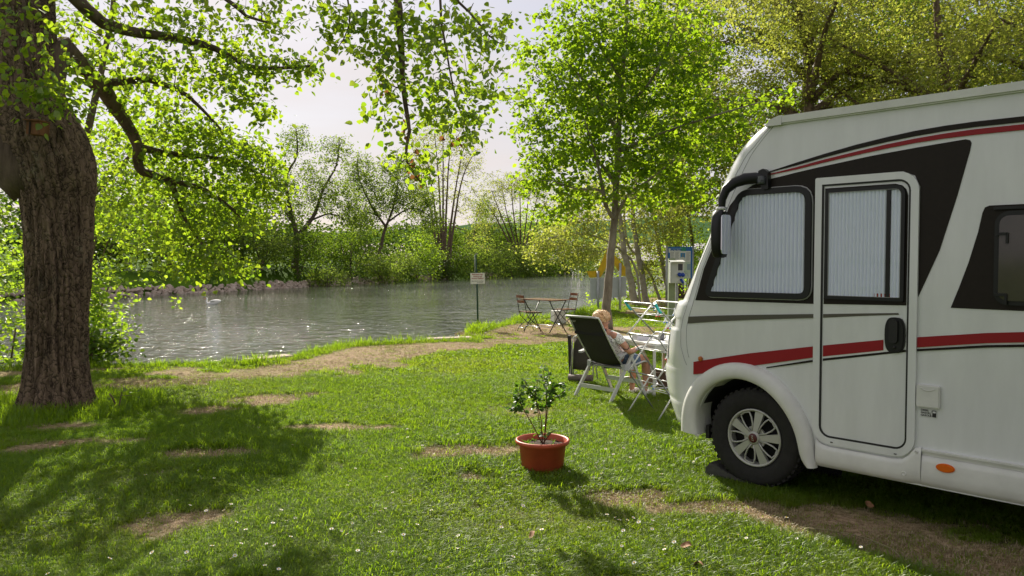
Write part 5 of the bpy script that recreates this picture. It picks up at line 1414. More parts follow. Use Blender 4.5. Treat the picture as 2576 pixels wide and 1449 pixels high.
# ------------------------------------------------------------------ recliner, woman
CH_ALU = pmat('chair_aluminium', (.60, .60, .58), .42, metal=.35)
MESHF = pmat('anthracite_sling', (.028, .024, .022), .8, var=.15, scale=60)
GREYP = pmat('grey_plastic', (.42, .42, .43), .5)
CA = math.atan2(.669, .743) - math.pi / 2           # chair faces away to the right
def recliner(loc, rz, label):
    c = empty('camping_recliner', loc, rz, label, 'recliner', 'anthracite camping recliners')
    for s in (-1, 1):
        x = .28 * s
        MB().bar((x, -.35, 0), (x, .085, .585), .022, .040).build('leg', CH_ALU, c)
        MB().bar((x * .94, .34, 0), (x * .94, .02, .575), .022, .036).build('leg', CH_ALU, c)
        a = MB().bar((x * 1.06, -.23, .545), (x * 1.06, .02, .60), .052, .024); a.bar((x * 1.06, .02, .60), (x * 1.06, .22, .625), .052, .022); a.bar((x * 1.06, .22, .625), (x * 1.06, .29, .610), .050, .018)
        a.build('armrest', GREYP, c)
        MB().bar((x * .97, .06, .40), (x * .97, -.10, .40), .05, .07).build('joint', GREYP, c)
    MB().bar((-.28, -.245, .15), (.28, -.245, .15), .012, .045).build('rear_crossbar', CH_ALU, c)
    MB().bar((-.27, .22, .20), (.27, .22, .20), .012, .05).build('front_crossbar', CH_ALU, c)
    MB().tube([(-.28, -.06, .385), (.28, -.06, .385)], .014, 8).build('rear_tube', GREYP, c)
    # back: side tubes with a curved head end, sling between
    BK = [(-.08, .43), (-.16, .52), (-.28, .68), (-.39, .84), (-.46, .95), (-.50, .995), (-.55, 1.005)]
    for s in (-1, 1):
        MB().tube([(.235 * s, y, z) for y, z in BK[:-1]] + [(.225 * s, -.545, 1.0)], .0115, 8).build('back_tube', CH_ALU, c)
    MB().tube([(-.225, -.545, 1.0), (-.2, -.56, 1.003), (.2, -.56, 1.003), (.225, -.545, 1.0)], .0125, 8).build('head_tube', GREYP, c)
    rows = []
    for (y, z) in BK:
        sagv = .022 if z < .95 else .005
        rows.append([(-.232 + .464 * t, y + sagv * -math.sin(math.pi * t) * .8, z - sagv * math.sin(math.pi * t)) for t in np.linspace(0, 1, 9)])
    o = link('back_sling', grid_mesh('back_sling', rows, MESHF), c)
    sm = o.modifiers.new('thick', 'SOLIDIFY'); sm.thickness = .006
    MB().bar((-.225, -.395, .80), (.225, -.395, .80), .008, .035).build('strap', pmat('dark_strap', (.012, .011, .011), .8), c)
    MB().box((-.15, -.497, .94), (.06, .004, .022), Matrix.Rotation(R(-35), 3, 'X')).build('maker_label', pmat('olive_label', (.25, .26, .16), .7), o)
    seat = [(-.10, .42), (0, .405), (.15, .41), (.30, .435), (.38, .43)]
    rows = [[(-.235 + .47 * t, y, z - .02 * math.sin(math.pi * t)) for t in np.linspace(0, 1, 9)] for y, z in seat]
    o = link('seat_sling', grid_mesh('seat_sling', rows, MESHF), c)
    sm = o.modifiers.new('thick', 'SOLIDIFY'); sm.thickness = .006
    for s in (-1, 1):
        MB().tube([(.245 * s, y, z) for y, z in seat], .0125, 8).build('seat_tube', CH_ALU, c)
    return c
recl = recliner((1.19, 9.20, 0), CA, 'dark mesh recliner with pale aluminium legs, the woman sits in it')

SKIN = pmat('skin', (.52, .26, .17), .5, var=.06, scale=9)
SKIN.node_tree.nodes['Principled BSDF'].inputs['Subsurface Weight'].default_value = .12
SKIN.node_tree.nodes['Principled BSDF'].inputs['Subsurface Radius'].default_value = (.02, .008, .004)
SKIN.node_tree.nodes['Principled BSDF'].inputs['Subsurface Scale'].default_value = .5
def skin_obj(name, J, E, mat, parent, root=None, sub=2, smooth_=False):
    names = list(J)
    me = bpy.data.meshes.new(name)
    me.from_pydata([J[n][0] for n in names], [(names.index(a), names.index(b)) for a, b in E], [])
    o = bpy.data.objects.new(name, me); COL.objects.link(o)
    md = o.modifiers.new('skin', 'SKIN'); md.use_smooth_shade = True; md.branch_smoothing = .6
    sv = me.skin_vertices[0].data
    for i, n in enumerate(names):
        r_ = J[n][1]; r_ = r_ if isinstance(r_, tuple) else (r_, r_)
        sv[i].radius = r_
        sv[i].use_root = (n == (root or names[0]))
    ss_ = o.modifiers.new('sub', 'SUBSURF'); ss_.levels = sub; ss_.render_levels = sub
    bpy.context.view_layer.update()
    m2 = bpy.data.meshes.new_from_object(o.evaluated_get(bpy.context.evaluated_depsgraph_get()))
    bpy.data.objects.remove(o)
    m2.name = name
    m2.materials.clear(); m2.materials.append(mat)
    m2.polygons.foreach_set('use_smooth', [True] * len(m2.polygons))
    return link(name, m2, parent)

def polka_mat():
    m = pmat('white_cotton_black_dots', (.80, .79, .77), .85)
    t = m.node_tree; b = t.nodes['Principled BSDF']
    tcn = t.nodes.new('ShaderNodeTexCoord')
    vo = t.nodes.new('ShaderNodeTexVoronoi'); vo.inputs['Scale'].default_value = 52; vo.inputs['Randomness'].default_value = .35
    t.links.new(tcn.outputs['Object'], vo.inputs['Vector'])
    r = t.nodes.new('ShaderNodeValToRGB'); r.color_ramp.interpolation = 'CONSTANT'
    r.color_ramp.elements[0].color = (.02, .02, .03, 1); r.color_ramp.elements[1].position = .30; r.color_ramp.elements[1].color = (.80, .79, .77, 1)
    t.links.new(vo.outputs['Distance'], r.inputs['Fac']); t.links.new(r.outputs['Color'], b.inputs['Base Color'])
    return m

def seated_person(loc, rz, label, shirt, shorts, hair, shoes, female=True, head_turn=0.0, hand_up=True):
    """local frame: faces +y, x to the right; origin under the seat"""
    p = empty('person', loc, rz, label, 'person')
    hx, hy, hz = .01, -.30, .985
    J = {'pelvis': ((0, .0, .485), (.135, .10)), 'waist': ((0, -.085, .60), (.125, .09)), 'chest': ((0, -.165, .715), (.150, .095)), 'upper': ((0, -.225, .80), (.125, .075)), 'neck': ((.0, -.262, .868), .048),
         'jaw': ((hx, hy + .022, .925), (.055, .06)), 'head': ((hx, hy, .985), (.074, .088)), 'crown': ((hx, hy - .01, 1.04), (.055, .065)),
         'shR': ((.165, -.205, .785), .052), 'elR': ((.262, -.10, .600), .040), 'wrR': ((.19, .14, .625), .026), 'haR': ((.165, .20, .635), (.036, .018)),
         'shL': ((-.165, -.205, .785), .052), 'elL': ((-.25, -.10, .59), .040)}
    if hand_up:
        J['wrL'] = ((-.12, -.06, .80), .026); J['haL'] = ((-.055, -.16, .90), (.034, .018))
    else:
        J['wrL'] = ((-.16, .13, .58), .026); J['haL'] = ((-.12, .19, .60), (.036, .018))
    for s, k in ((-1, 'L'), (1, 'R')):
        J['hip' + k] = ((.085 * s, .04, .475), .088); J['knee' + k] = ((.10 * s, .40, .47), .058)
        J['calf' + k] = ((.10 * s, .42, .31), .054); J['ank' + k] = ((.10 * s, .40, .10), .033); J['heel' + k] = ((.10 * s, .385, .045), .032); J['toe' + k] = ((.11 * s, .54, .03), (.036, .024))
    E_ = [('pelvis', 'waist'), ('waist', 'chest'), ('chest', 'upper'), ('upper', 'neck'), ('neck', 'jaw'), ('jaw', 'head'), ('head', 'crown'), ('upper', 'shR'), ('shR', 'elR'), ('elR', 'wrR'), ('wrR', 'haR'),
          ('upper', 'shL'), ('shL', 'elL'), ('elL', 'wrL'), ('wrL', 'haL')]
    for k in 'LR':
        E_ += [('pelvis', 'hip' + k), ('hip' + k, 'knee' + k), ('knee' + k, 'calf' + k), ('calf' + k, 'ank' + k), ('ank' + k, 'heel' + k), ('heel' + k, 'toe' + k)]
    body = skin_obj('body', J, E_, SKIN, p, 'pelvis')
    # join nose, ears and fingers into the body mesh
    ex = MB()
    ex.tube([(hx, hy + .095, .992), (hx, hy + .112, .968), (hx, hy + .098, .956)], [.006, .011, .010], 8)
    for s in (-1, 1):
        ex.tube([(hx + s * .073, hy - .008, .995), (hx + s * .080, hy - .014, .985), (hx + s * .075, hy - .004, .962)], [.012, .016, .008], 8)
    for k in 'LR':
        h_ = Vector(J['ha' + k][0]); w_ = Vector(J['wr' + k][0]); d = (h_ - w_).normalized()
        sd = d.cross(Vector((0, 0, 1))).normalized(); up = sd.cross(d)
        for j, L in enumerate((.060, .070, .066, .052)):
            b0 = h_ + sd * (-.024 + .016 * j) + d * .008
            m1 = b0 + d * L * .5 + up * -.004; e1 = b0 + d * L * .85 + up * -.026
            ex.tube([b0 - d * .02, b0 + d * L * .2, m1, e1], [.0085, .0085, .0078, .006], 6)
        sgn = 1 if k == 'L' else -1
        t0 = h_ + sd * (.026 * sgn) - d * .03
        ex.tube([t0 - sd * .012 * sgn, t0 + sd * .016 * sgn + d * .018, t0 + sd * .020 * sgn + d * .045 - up * .01], [.011, .010, .007], 6)
    eo = ex.build('extra', SKIN, None)
    bm = bmesh.new(); bm.from_mesh(body.data); bm.from_mesh(eo.data); bm.to_mesh(body.data); bm.free()
    body.data.polygons.foreach_set('use_smooth', [True] * len(body.data.polygons))
    bpy.data.objects.remove(eo)
    # mouth and eyes on the face
    f_ = MB(); f_.bar((hx - .02, hy + .086, .938), (hx + .02, hy + .086, .938), .006, .006); f_.build('mouth', pmat('lips', (.35, .08, .06), .5), p)
    for s in (-1, 1):
        MB().lathe([(0, -.009), (.008, -.005), (.009, 0), (.008, .005), (0, .009)], c=(hx + .028 * s, hy + .080, .992), n=10).build('eye', pmat('eye_white', (.7, .7, .7), .2), p)
    g = MB()
    for s in (-1, 1):
        g.tube([(hx + .030 * s + .024 * math.cos(t), hy + .104, .990 + .018 * math.sin(t)) for t in [2 * math.pi * k / 14 for k in range(14)]], .0022, 5, close=True)
        g.tube([(hx + .054 * s, hy + .102, .995), (hx + .078 * s, hy + .05, .998), (hx + .082 * s, hy - .01, .992)], .002, 5)
    g.bar((hx - .007, hy + .106, .994), (hx + .007, hy + .106, .994), .003, .003)
    g.build('glasses', pmat('red_brown_frame', (.20, .03, .02), .3), p)
    # hair: many overlapping locks over a cap
    rgh = random.Random(2)
    hm = MB()
    rows_h = []
    for i in range(13):
        ph = R(-28 + 118 * i / 12)
        rows_h.append([])
        for k in range(29):
            th = 2 * math.pi * k / 28
            x = math.cos(th) * math.cos(ph); y = math.sin(th) * math.cos(ph); z = math.sin(ph)
            face = max(0, y) ** 2 * (1 if z < .45 else 0)
            rr = 1 + .05 * math.sin(th * 7 + ph * 5) + .03 * math.sin(th * 13 - ph * 9) - face * .22
            rows_h[-1].append((hx + x * .089 * rr, hy - .006 + y * .106 * rr, 1.0 + z * .088 * rr))
    link('hair', grid_mesh('hair', rows_h, hair), p)
    for k in range(150):
        th = rgh.uniform(math.pi * -.05 + math.pi, 2 * math.pi + .2) if k % 3 else rgh.uniform(0, 2 * math.pi)
        ph = rgh.uniform(R(5), R(80))
        c = Vector((math.cos(th) * math.cos(ph) * .090, math.sin(th) * math.cos(ph) * .108, math.sin(ph) * .088))
        ph2 = ph - R(rgh.uniform(22, 38)); th2 = th + rgh.uniform(-.25, .25)
        if math.sin(th) > .5 and ph2 < R(15): continue
        e = Vector((math.cos(th2) * math.cos(ph2) * .097, math.sin(th2) * math.cos(ph2) * .114, math.sin(ph2) * .092))
        m_ = (c + e) / 2 * 1.07
        o3 = Vector((hx, hy - .006, 1.0))
        hm.tube([c + o3, m_ + o3, e + o3], [.010, .010, .002], 5)
    hm.build('hair_locks', hair, p)
    # clothes
    S = {'pelvis': ((0, -.01, .475), (.165, .125)), 'waist': ((0, -.085, .60), (.152, .115)), 'chest': ((0, -.165, .715), (.168, .115)), 'upper': ((0, -.222, .795), (.128, .082)), 'coll': ((0, -.25, .838), (.066, .056)),
         'shR': ((.168, -.205, .785), .068), 'slR': ((.225, -.15, .695), .062), 'shL': ((-.168, -.205, .785), .068), 'slL': ((-.215, -.15, .695), .062)}
    skin_obj('shirt', S, [('pelvis', 'waist'), ('waist', 'chest'), ('chest', 'upper'), ('upper', 'coll'), ('upper', 'shR'), ('shR', 'slR'), ('upper', 'shL'), ('shL', 'slL')], shirt, p, 'pelvis')
    for s in (-1, 1):
        MB().tube([Vector((s * (.232 if s > 0 else .222), -.142, .682)) + Vector((math.cos(t) * .052, math.sin(t) * .052 * .8, -math.cos(t) * s * .03 + math.sin(t) * .03)) for t in [2 * math.pi * k / 16 for k in range(16)]], .004, 5, close=True).build('sleeve_hem', BLK, p)
    Sh = {'pelvis': ((0, .02, .465), (.150, .112))}
    for s, k in ((-1, 'L'), (1, 'R')):
        Sh['h' + k] = ((.088 * s, .08, .470), .098); Sh['k' + k] = ((.098 * s, .27, .468), .082)
    skin_obj('shorts', Sh, [('pelvis', 'hL'), ('hL', 'kL'), ('pelvis', 'hR'), ('hR', 'kR')], shorts, p, 'pelvis')
    for s, k in ((-1, 'L'), (1, 'R')):
        skin_obj('shoe', {'a': ((.10 * s, .375, .075), (.045, .05)), 'b': ((.10 * s, .40, .045), (.047, .045)), 'c': ((.107 * s, .49, .045), (.047, .040)), 'd': ((.113 * s, .565, .036), (.040, .028))}, [('a', 'b'), ('b', 'c'), ('c', 'd')], shoes, p, 'a')
    return p
HAIR = pmat('blonde_hair', (.62, .36, .17), .55, col2=(.80, .55, .32), scale=22, stretch=(1, 1, .3), bump=.4)
DENIM = pmat('blue_denim', (.07, .11, .19), .9, col2=(.15, .22, .33), scale=40)
SHOE = pmat('white_shoe', (.72, .70, .68), .6, var=.1, scale=20)
woman = seated_person((1.265, 9.17, -.02), CA, 'blonde woman in polka dot blouse and denim shorts reading in the recliner', polka_mat(), DENIM, HAIR, SHOE)
man = seated_person((2.43, 10.30, -.02), CA + R(185), 'person sitting behind the motorhome front, only an elbow showing', pmat('grey_shirt', (.35, .36, .38), .9), DENIM, pmat('grey_hair', (.2, .18, .16), .7), SHOE, hand_up=False)
recliner((2.43, 10.30, 0), CA + R(185), 'mesh recliner mostly hidden behind the front of the motorhome')

# folded footrest standing behind the recliner
ft = empty('folding_footrest', (.96, 10.35, 0), R(-30), 'dark mesh footrest with aluminium frame standing left of the recliner', 'footrest')
MB().tube([(-.15, -.10, .02), (-.13, -.05, .60), (-.10, .0, .63), (.16, .0, .60), (.18, -.03, .50), (.17, -.06, .05)], .011, 8).build('frame', CH_ALU, ft)
MB().tube([(-.17, .06, .05), (-.16, .02, .42), (-.12, 0, .50), (.12, 0, .50), (.15, .02, .44), (.17, .10, .05)], .011, 8).build('frame', CH_ALU, ft)
rows = [[(-.125 + .26 * t, -.02 - .06 * (1 - z / .6) - .015 * math.sin(math.pi * t), z) for t in np.linspace(0, 1, 6)] for z in (.18, .3, .42, .52, .60)]
o = link('sling', grid_mesh('sling', rows, pmat('brown_mesh', (.05, .042, .032), .85, var=.2, scale=60)), ft); sm = o.modifiers.new('t', 'SOLIDIFY'); sm.thickness = .006
MB().box((-.155, -.08, .36), (.03, .05, .56), Matrix.Rotation(R(5), 3, 'X')).build('side_panel', MESHF, ft)
MB().tube([(-.15, -.12, .075), (.18, -.10, .085)], .045, 12).build('roll_cushion', pmat('brown_grey_foam', (.16, .125, .115), .8), ft)
MB().tube([(.0, -.12, .015), (.35, -.05, .02), (.37, .2, .03)], .009, 6).build('foot_tube', CH_ALU, ft)

# ------------------------------------------------------------------ clothes airer
AIR = empty('clothes_airer', (1.26, 8.31, 0), 0, 'white metal clothes airer with turquoise corners beside the table', 'clothes airer')
STEEL = pmat('white_coated_steel', (.66, .66, .65), .35, metal=.1)
DSTEEL = pmat('shaded_steel_tube', (.30, .31, .31), .35, metal=.5)  # same steel coloured darker, since the falling poles lie in shade
TURQ = pmat('turquoise_plastic', (.02, .42, .42), .4)
Rg = Vector((.42, -.907, 0)) * .545                      # along the rungs, towards the camera
Dg = Vector((.907, .42, 0)) * .345                       # across
def T(a, b, z): return Rg * a + Dg * b + Vector((0, 0, z))
tiers = [(1.205, .845), (.865, .435), (.455, .0)]
for i, (zt, zb) in enumerate(tiers):
    x0 = [-.12, -.02, 0][i]
    for nm, b0, b1, mt in (('falling_frame', x0, 1.0, DSTEEL), ('rising_frame', 1.0 if i else 1.02, x0 * .5, STEEL)):
        # each frame: two poles joined by a rounded bar at the top
        top0, top1, bt0, bt1 = T(0, b0, zt), T(1, b0, zt), T(0, b1, zb), T(1, b1, zb)
        cr_ = .10
        pts = [bt0, bt0.lerp(top0, .5), bt0.lerp(top0, 1 - cr_), top0.lerp(top1, .05) + Vector((0, 0, .0)), top0.lerp(top1, .12), top0.lerp(top1, .88), top0.lerp(top1, .95), bt1.lerp(top1, 1 - cr_), bt1.lerp(top1, .5), bt1]
        MB().tube(pts, .0085, 8).build(nm, mt, AIR)
        for f in ((.18, .36, .54) if i == 0 else (.20, .40)):
            MB().tube([top0.lerp(bt0, f), top1.lerp(bt1, f)], .0038, 6).build('rung', STEEL, AIR)
for a in (0, 1):
    MB().tube([T(a, -.12, 1.212), T(a, 0.0, 1.15), T(a, .10, 1.11)], [.017, .014, .011], 8).build('corner_cap', TURQ, AIR)
def peg(p, ax, col, label):
    o = empty('clothes_peg', (Vector((1.26, 8.31, 0)) + p), 0, label, 'clothes peg', 'pegs clipped to the airer')
    MB().prism([(-.007, .012), (.007, .012), (.006, -.02), (.020, -.062), (.012, -.065), (0, -.032), (-.012, -.065), (-.020, -.062), (-.006, -.02)], lambda a, b, t: Vector((a, t, b)), -.006, .006).build('peg_body', pmat('white_peg', (.75, .76, .78), .4), o)
    for s in (-1, 1):
        MB().lathe([(0, -.007), (.008, -.007), (.008, .007), (0, .007)], c=(s * .016, 0, -.062), n=10, M=Matrix.Rotation(R(90), 3, 'X')).build('finger_pad', col, o)
    o.rotation_euler = ax
PR, PB = pmat('red_pad', (.6, .03, .03), .4), pmat('blue_pad', (.05, .2, .5), .4)
def rung_pt(i, k, f, t):
    zt, zb = tiers[i]; x0 = [-.12, -.02, 0][i]
    b0, b1 = (x0, 1.0) if k == 0 else (1.0 if i else 1.02, x0 * .5)
    return T(0, b0, zt).lerp(T(0, b1, zb), f).lerp(T(1, b0, zt).lerp(T(1, b1, zb), f), t)
peg(rung_pt(0, 0, .18, .92), (0, 0, .2), PR, 'red tipped peg under the turquoise corner')
peg(rung_pt(0, 1, .18, .30), (0, R(80), .2), PB, 'white peg lying sideways on the upper rung')
peg(rung_pt(0, 1, .18, .80), (0, 0, .1), PB, 'blue tipped peg alone at the right end of the upper rung')
peg(rung_pt(0, 0, .36, .98), (0, 0, .3), PB, 'dark blue tipped peg above the hanging cluster')
peg(rung_pt(0, 0, .54, .86), (0, 0, .2), PR, 'red tipped peg at the left of the hanging cluster')
peg(rung_pt(0, 0, .54, .93), (0, 0, -.2), PR, 'red tipped peg in the middle of the hanging cluster')
peg(rung_pt(0, 0, .54, .99), (0, 0, .3), PB, 'blue tipped peg at the right of the hanging cluster')
peg(rung_pt(1, 0, .40, .95), (0, 0, .3), PR, 'red tipped peg on the middle tier below the table')
peg(rung_pt(2, 0, .20, .80), (0, R(60), .3), PB, 'blue tipped peg on the lowest tier')

# ------------------------------------------------------------------ camping table and what lies on it
e1, e2 = Vector((-.30, .954, 0)), Vector((.954, .30, 0))
C0 = Vector((1.68, 9.18, 0))
TB = empty('camping_table', C0, 0, 'white folding camping table set between the woman and the motorhome', 'table')
TABLE_M = pmat('white_table_top', (.74, .74, .72), .45)
def TT(a, b, z): return e1 * a + e2 * b + Vector((0, 0, z))
m = MB(); P4 = rrect(0, 1.05, 0, .75, .07)
m.prism(P4, lambda a, b, t: TT(a, b, t), .622, .645); m.build('table_top', TABLE_M, TB)
m = MB(); m.ring(offset_poly(P4, .012), offset_poly(P4, .03), lambda a, b, t: TT(a, b, t), .57, .6215); m.build('apron', CH_ALU, TB)
for a, b in ((.06, .06), (.99, .06), (.06, .69), (.99, .69)):
    MB().bar(TT(a, b, 0), TT(a, b, .60), .032, .032).build('leg', CH_ALU, TB)
for a in (.06, .99):
    MB().tube([TT(a, .06, .10), TT(a, .69, .10)], .011, 6).build('foot_bar', CH_ALU, TB)
MB().bar(TT(.06, .1, .15), TT(.5, .1, .60), .02, .02).build('brace', CH_ALU, TB)
def on_table(name, a, b, label, cat):
    return empty(name, C0 + TT(a, b, .646), math.atan2(e2.y, e2.x), label, cat)
tr = on_table('plastic_box', .52, .13, 'clear shallow plastic box lying on the camping table', 'box')
MB().ring(rrect(-.11, .11, -.08, .08, .02), rrect(-.10, .10, -.07, .07, .02), lambda a, b, t: Vector((a, b, t)), 0, .065).build('box_wall', pmat('milky_plastic', (.55, .55, .60), .3), tr)
MB().prism(rrect(-.10, .10, -.07, .07, .02), lambda a, b, t: Vector((a, b, t)), .0, .006).build('box_floor', pmat('milky_plastic2', (.5, .5, .56), .3), tr)
cp = on_table('mug', .40, .34, 'small dark mug on the camping table', 'mug')
MB().lathe([(0, .002), (.034, .002), (.038, .085), (.033, .085), (.030, .01), (0, .008)], n=20).build('mug_body', pmat('grey_glaze', (.12, .12, .13), .3), cp)
MB().tube([(.036, 0, .07), (.060, 0, .062), (.058, 0, .03), (.036, 0, .02)], .005, 6).build('handle', pmat('grey_glaze2', (.12, .12, .13), .3), cp)
bt = on_table('purple_case', .13, .40, 'dark purple cylindrical case lying near the table edge', 'case')
MB().tube([(-.10, 0, .026), (.095, 0, .026)], .025, 14).build('case_body', pmat('dark_purple', (.05, .03, .16), .4), bt)
MB().tube([(.096, 0, .026), (.135, 0, .026)], .0235, 14).build('cap', pmat('pale_lid', (.7, .7, .72), .4), bt)
nb2 = on_table('napkin', .62, .40, 'crumpled white napkin behind the plastic box', 'napkin')
gnp = [[(x, y, .004 + .018 * float(vnoise(x * 40 + 3, y * 40, 1.0))) for x in np.linspace(-.08, .08, 9)] for y in np.linspace(-.07, .07, 9)]
link('napkin_sheet', grid_mesh('napkin_sheet', gnp, pmat('paper_white', (.75, .75, .76), .9)), nb2)
cr2 = empty('open_crate', (1.98, 9.95, 0), .3, 'open crate with leafy shopping under the camping table', 'crate')
m = MB(); m.ring(rrect(-.18, .18, -.13, .13, .01), rrect(-.165, .165, -.115, .115, .01), lambda a, b, t: Vector((a, b, t)), 0, .22); m.build('crate_wall', pmat('brown_crate', (.10, .06, .035), .8), cr2)
m = MB(); m.prism(rrect(-.165, .165, -.115, .115, .01), lambda a, b, t: Vector((a, b, t)), .005, .02); m.build('crate_floor', pmat('brown_crate2', (.09, .055, .03), .8), cr2)

# ------------------------------------------------------------------ bistro set by the river
IRON = pmat('green_black_iron', (.018, .024, .016), .5)
SLAT = pmat('varnished_slat', (.17, .050, .022), .28, col2=(.26, .085, .038), scale=14, stretch=(.3, 1, 1), coat=.3)
def bistro_chair(loc, rz, label):
    c = empty('folding_chair', loc, rz, label, 'folding chair', 'folding chairs at the slatted table')
    for s in (-1, 1):
        x = .20 * s
        MB().tube([(x, -.26, .86), (x, -.19, .48), (x, -.15, .36), (x * .99, .02, .20), (x, .16, .10), (x, .18, 0)], .0095, 6).build('back_leg', IRON, c)
        MB().tube([(x * .9, -.24, 0), (x * .9, -.20, .10), (x * .9, -.05, .22), (x * .9, .10, .40), (x * .9, .13, .44)], .0095, 6).build('front_leg', IRON, c)
        MB().bar((x, -.20, .455), (x, .20, .44), .01, .02).build('seat_rail', IRON, c)
    MB().tube([(-.2, .165, .09), (.2, .165, .09)], .007, 6).build('cross_rod', ALU, c)
    MB().tube([(-.18, -.205, .09), (.18, -.205, .09)], .007, 6).build('cross_rod', ALU, c)
    for k in range(7):
        MB().box((0, -.17 + .058 * k, .462 - .002 * k), (.42, .036, .014)).build('slat', SLAT, c)
    for z in (.70, .815):
        rows = []
        q = MB()
        n = 8
        for j in range(n):
            t0, t1 = j / n, (j + 1) / n
            f = lambda t: Vector((-.205 + .41 * t, -.245 - (z - .76) * .2 - .022 * math.sin(math.pi * t), z))
            q.bar(f(t0), f(t1), .013, .062)
        q.build('back_slat', SLAT, c)
    return c
bistro_chair((.42, 17.88, 0), math.atan2(.40, .92) - math.pi / 2, 'folding slatted chair at the left end of the river table')
bistro_chair((1.30, 18.85, 0), math.atan2(-.40, -.92) - math.pi / 2, 'folding slatted chair on the far right side of the river table')
BT = empty('slatted_table', (.76, 17.90, 0), math.atan2(.745, -.70), 'folding iron table with reddish wooden slats beside the water', 'table')
for k in range(11):
    MB().box((0, -.285 + .057 * k, .742), (1.06, .044, .016)).build('slat', SLAT, BT)
for s in (-1, 1):
    MB().bar((.42 * s, -.29, .725), (.42 * s, .29, .725), .02, .016).build('bearer', IRON, BT)
    MB().tube([(.42 * s, -.27, .72), (.40 * s, -.08, .42), (.42 * s, .27, 0)], .0125, 6).build('leg', IRON, BT)
    MB().tube([(.41 * s, .25, .72), (.41 * s, .15, .55), (.39 * s, .02, .42), (.42 * s, -.27, 0)], .0125, 6).build('leg', IRON, BT)
for y in (-.22, .22):
    MB().tube([(-.41, y, .12), (.41, y, .12)], .008, 6).build('cross_rod', ALU, BT)
MB().tube([(-.4, .02, .43), (.40, -.2, .12)], .005, 5).build('brace', IRON, BT)
MB().tube([(.4, .02, .43), (-.40, -.2, .12)], .005, 5).build('brace', IRON, BT)
sb = MB(); sb.prism([(-.17, 0), (.17, 0), (.155, .36), (-.155, .36)], lambda a, b, t: Vector((a, t, b)), -.15, .15)
sb = sb.build('stone_block', pmat('pale_concrete', (.50, .49, .46), .85, col2=(.62, .61, .58), scale=8, bump=.3)); sb.location = (1.21, 20.1, h1(1.21, 20.1) - .02); sb.rotation_euler = (0, 0, .3)
bv = sb.modifiers.new('b', 'BEVEL'); bv.width = .02; bv.segments = 2
tag(sb, 'pale square concrete block behind the slatted table', 'concrete block')

# ------------------------------------------------------------------ signs
GREEN_POLE = pmat('green_paint', (.012, .055, .028), .45, var=.2, scale=9)
SIGNW = pmat('white_sign', (.72, .71, .67), .5, var=.04, scale=5)
GALV = pmat('galvanised_steel', (.42, .43, .44), .5, metal=.4, var=.08, scale=8)
ws_ = empty('warning_sign', (-.845, 19.2, 0), 0, 'white notice board on a thin green pole at the river edge', 'sign')
MB().tube([(0.0, 0, -.3), (-.025, 0, .9), (-.057, 0, 1.80)], .022, 10).build('pole', GREEN_POLE, ws_)
MB().box((-.045, 0, 1.805), (.07, .05, .02)).build('pole_cap', GALV, ws_)
MB().tube([(-.085, -.02, 1.36), (-.085, -.02, 1.78)], .006, 5).build('rod', GALV, ws_)
bd = MB().box((-.012, -.032, 1.20), (.357, .006, .272), Matrix.Rotation(R(-1.5), 3, 'Y')).build('board', SIGNW, ws_)
RT = pmat('dark_red_print', (.32, .03, .04), .6)
Tf = Matrix(((1, 0, 0, 0), (0, 0, -1, 0), (0, 1, 0, 0), (0, 0, 0, 1)))
for i, (tx, sz, mt) in enumerate((('Betreten der', .052, RT), ('Anlage auf', .052, RT), ('eigene Gefahr!', .052, RT), ('Eltern haften für ihre Kinder', .026, BLK), ('Gemeindeverwaltung', .017, BLK))):
    z = [1.285, 1.235, 1.185, 1.125, 1.088][i]
    text_mesh('lettering', tx, sz, mt, bd, Matrix.Translation((-.012 + (.06 if i == 4 else 0), -.0362, z)) @ Tf, align='CENTER', bold=.001)

YEL = pmat('yellow_sign_paint', (.68, .42, .005), .5, var=.1, scale=7)
ys = empty('yellow_river_sign', (3.2, 25.3, 0), 0, 'yellow angular river sign above a blank white board on two grey posts', 'sign')
MB().tube([(-.37, -.0, -.3), (-.37, 0, 1.30)], .042, 12).build('post', GALV, ys)
MB().tube([(.36, -.0, -.3), (.36, 0, 1.56)], .042, 12).build('post', GALV, ys)
pm = lambda a, b, t: Vector((a, t, b))
MB().prism([(-.74, 1.297), (-.65, 1.08), (-.27, 1.10), (-.04, 1.52), (.17, 1.51), (.41, 1.14), (.54, 1.14), (.54, 1.42), (.19, 1.80), (-.04, 2.10), (-.38, 1.305)], pm, .050, .056).build('yellow_arrow', YEL, ys)
MB().prism([(-.62, .36), (.57, .46), (.57, 1.115), (-.62, 1.05)], pm, .050, .056).build('board', pmat('pale_board_back', (.46, .48, .50), .6, var=.05, scale=4), ys)

ib = empty('information_board', (6.1, 28, 0), 0, 'blue headed information board with map on grey posts', 'information board')
for x in (-.46, .47):
    MB().tube([(x, .03, -.3), (x, .03, 2.17)], .045, 10).build('post', GALV, ib)
BLUE = pmat('board_blue', (.01, .13, .42), .45)
ibp = MB().prism([(-.43, .995), (.445, .995), (.455, 2.145), (-.43, 2.145)], pm, -.03, -.024).build('panel', BLUE, ib)
def flat(nm, x0, x1, z0, z1, mt, y): return MB().prism([(x0, z0), (x1, z0), (x1, z1), (x0, z1)], pm, y - .001, y).build(nm, mt, ibp)
flat('paper', -.36, .39, 1.60, 1.99, SIGNW, -.032)
flat('paper', -.43, .39, .995, 1.60, pmat('map_pale_green', (.50, .60, .47), .6, col2=(.66, .70, .62), scale=6), -.0321)
flat('green_patch', .04, .22, 1.99, 2.13, pmat('board_green', (.02, .25, .16), .5), -.032)
flat('picture', .02, .19, 1.72, 1.92, pmat('picture_sky', (.06, .25, .50), .6), -.034)
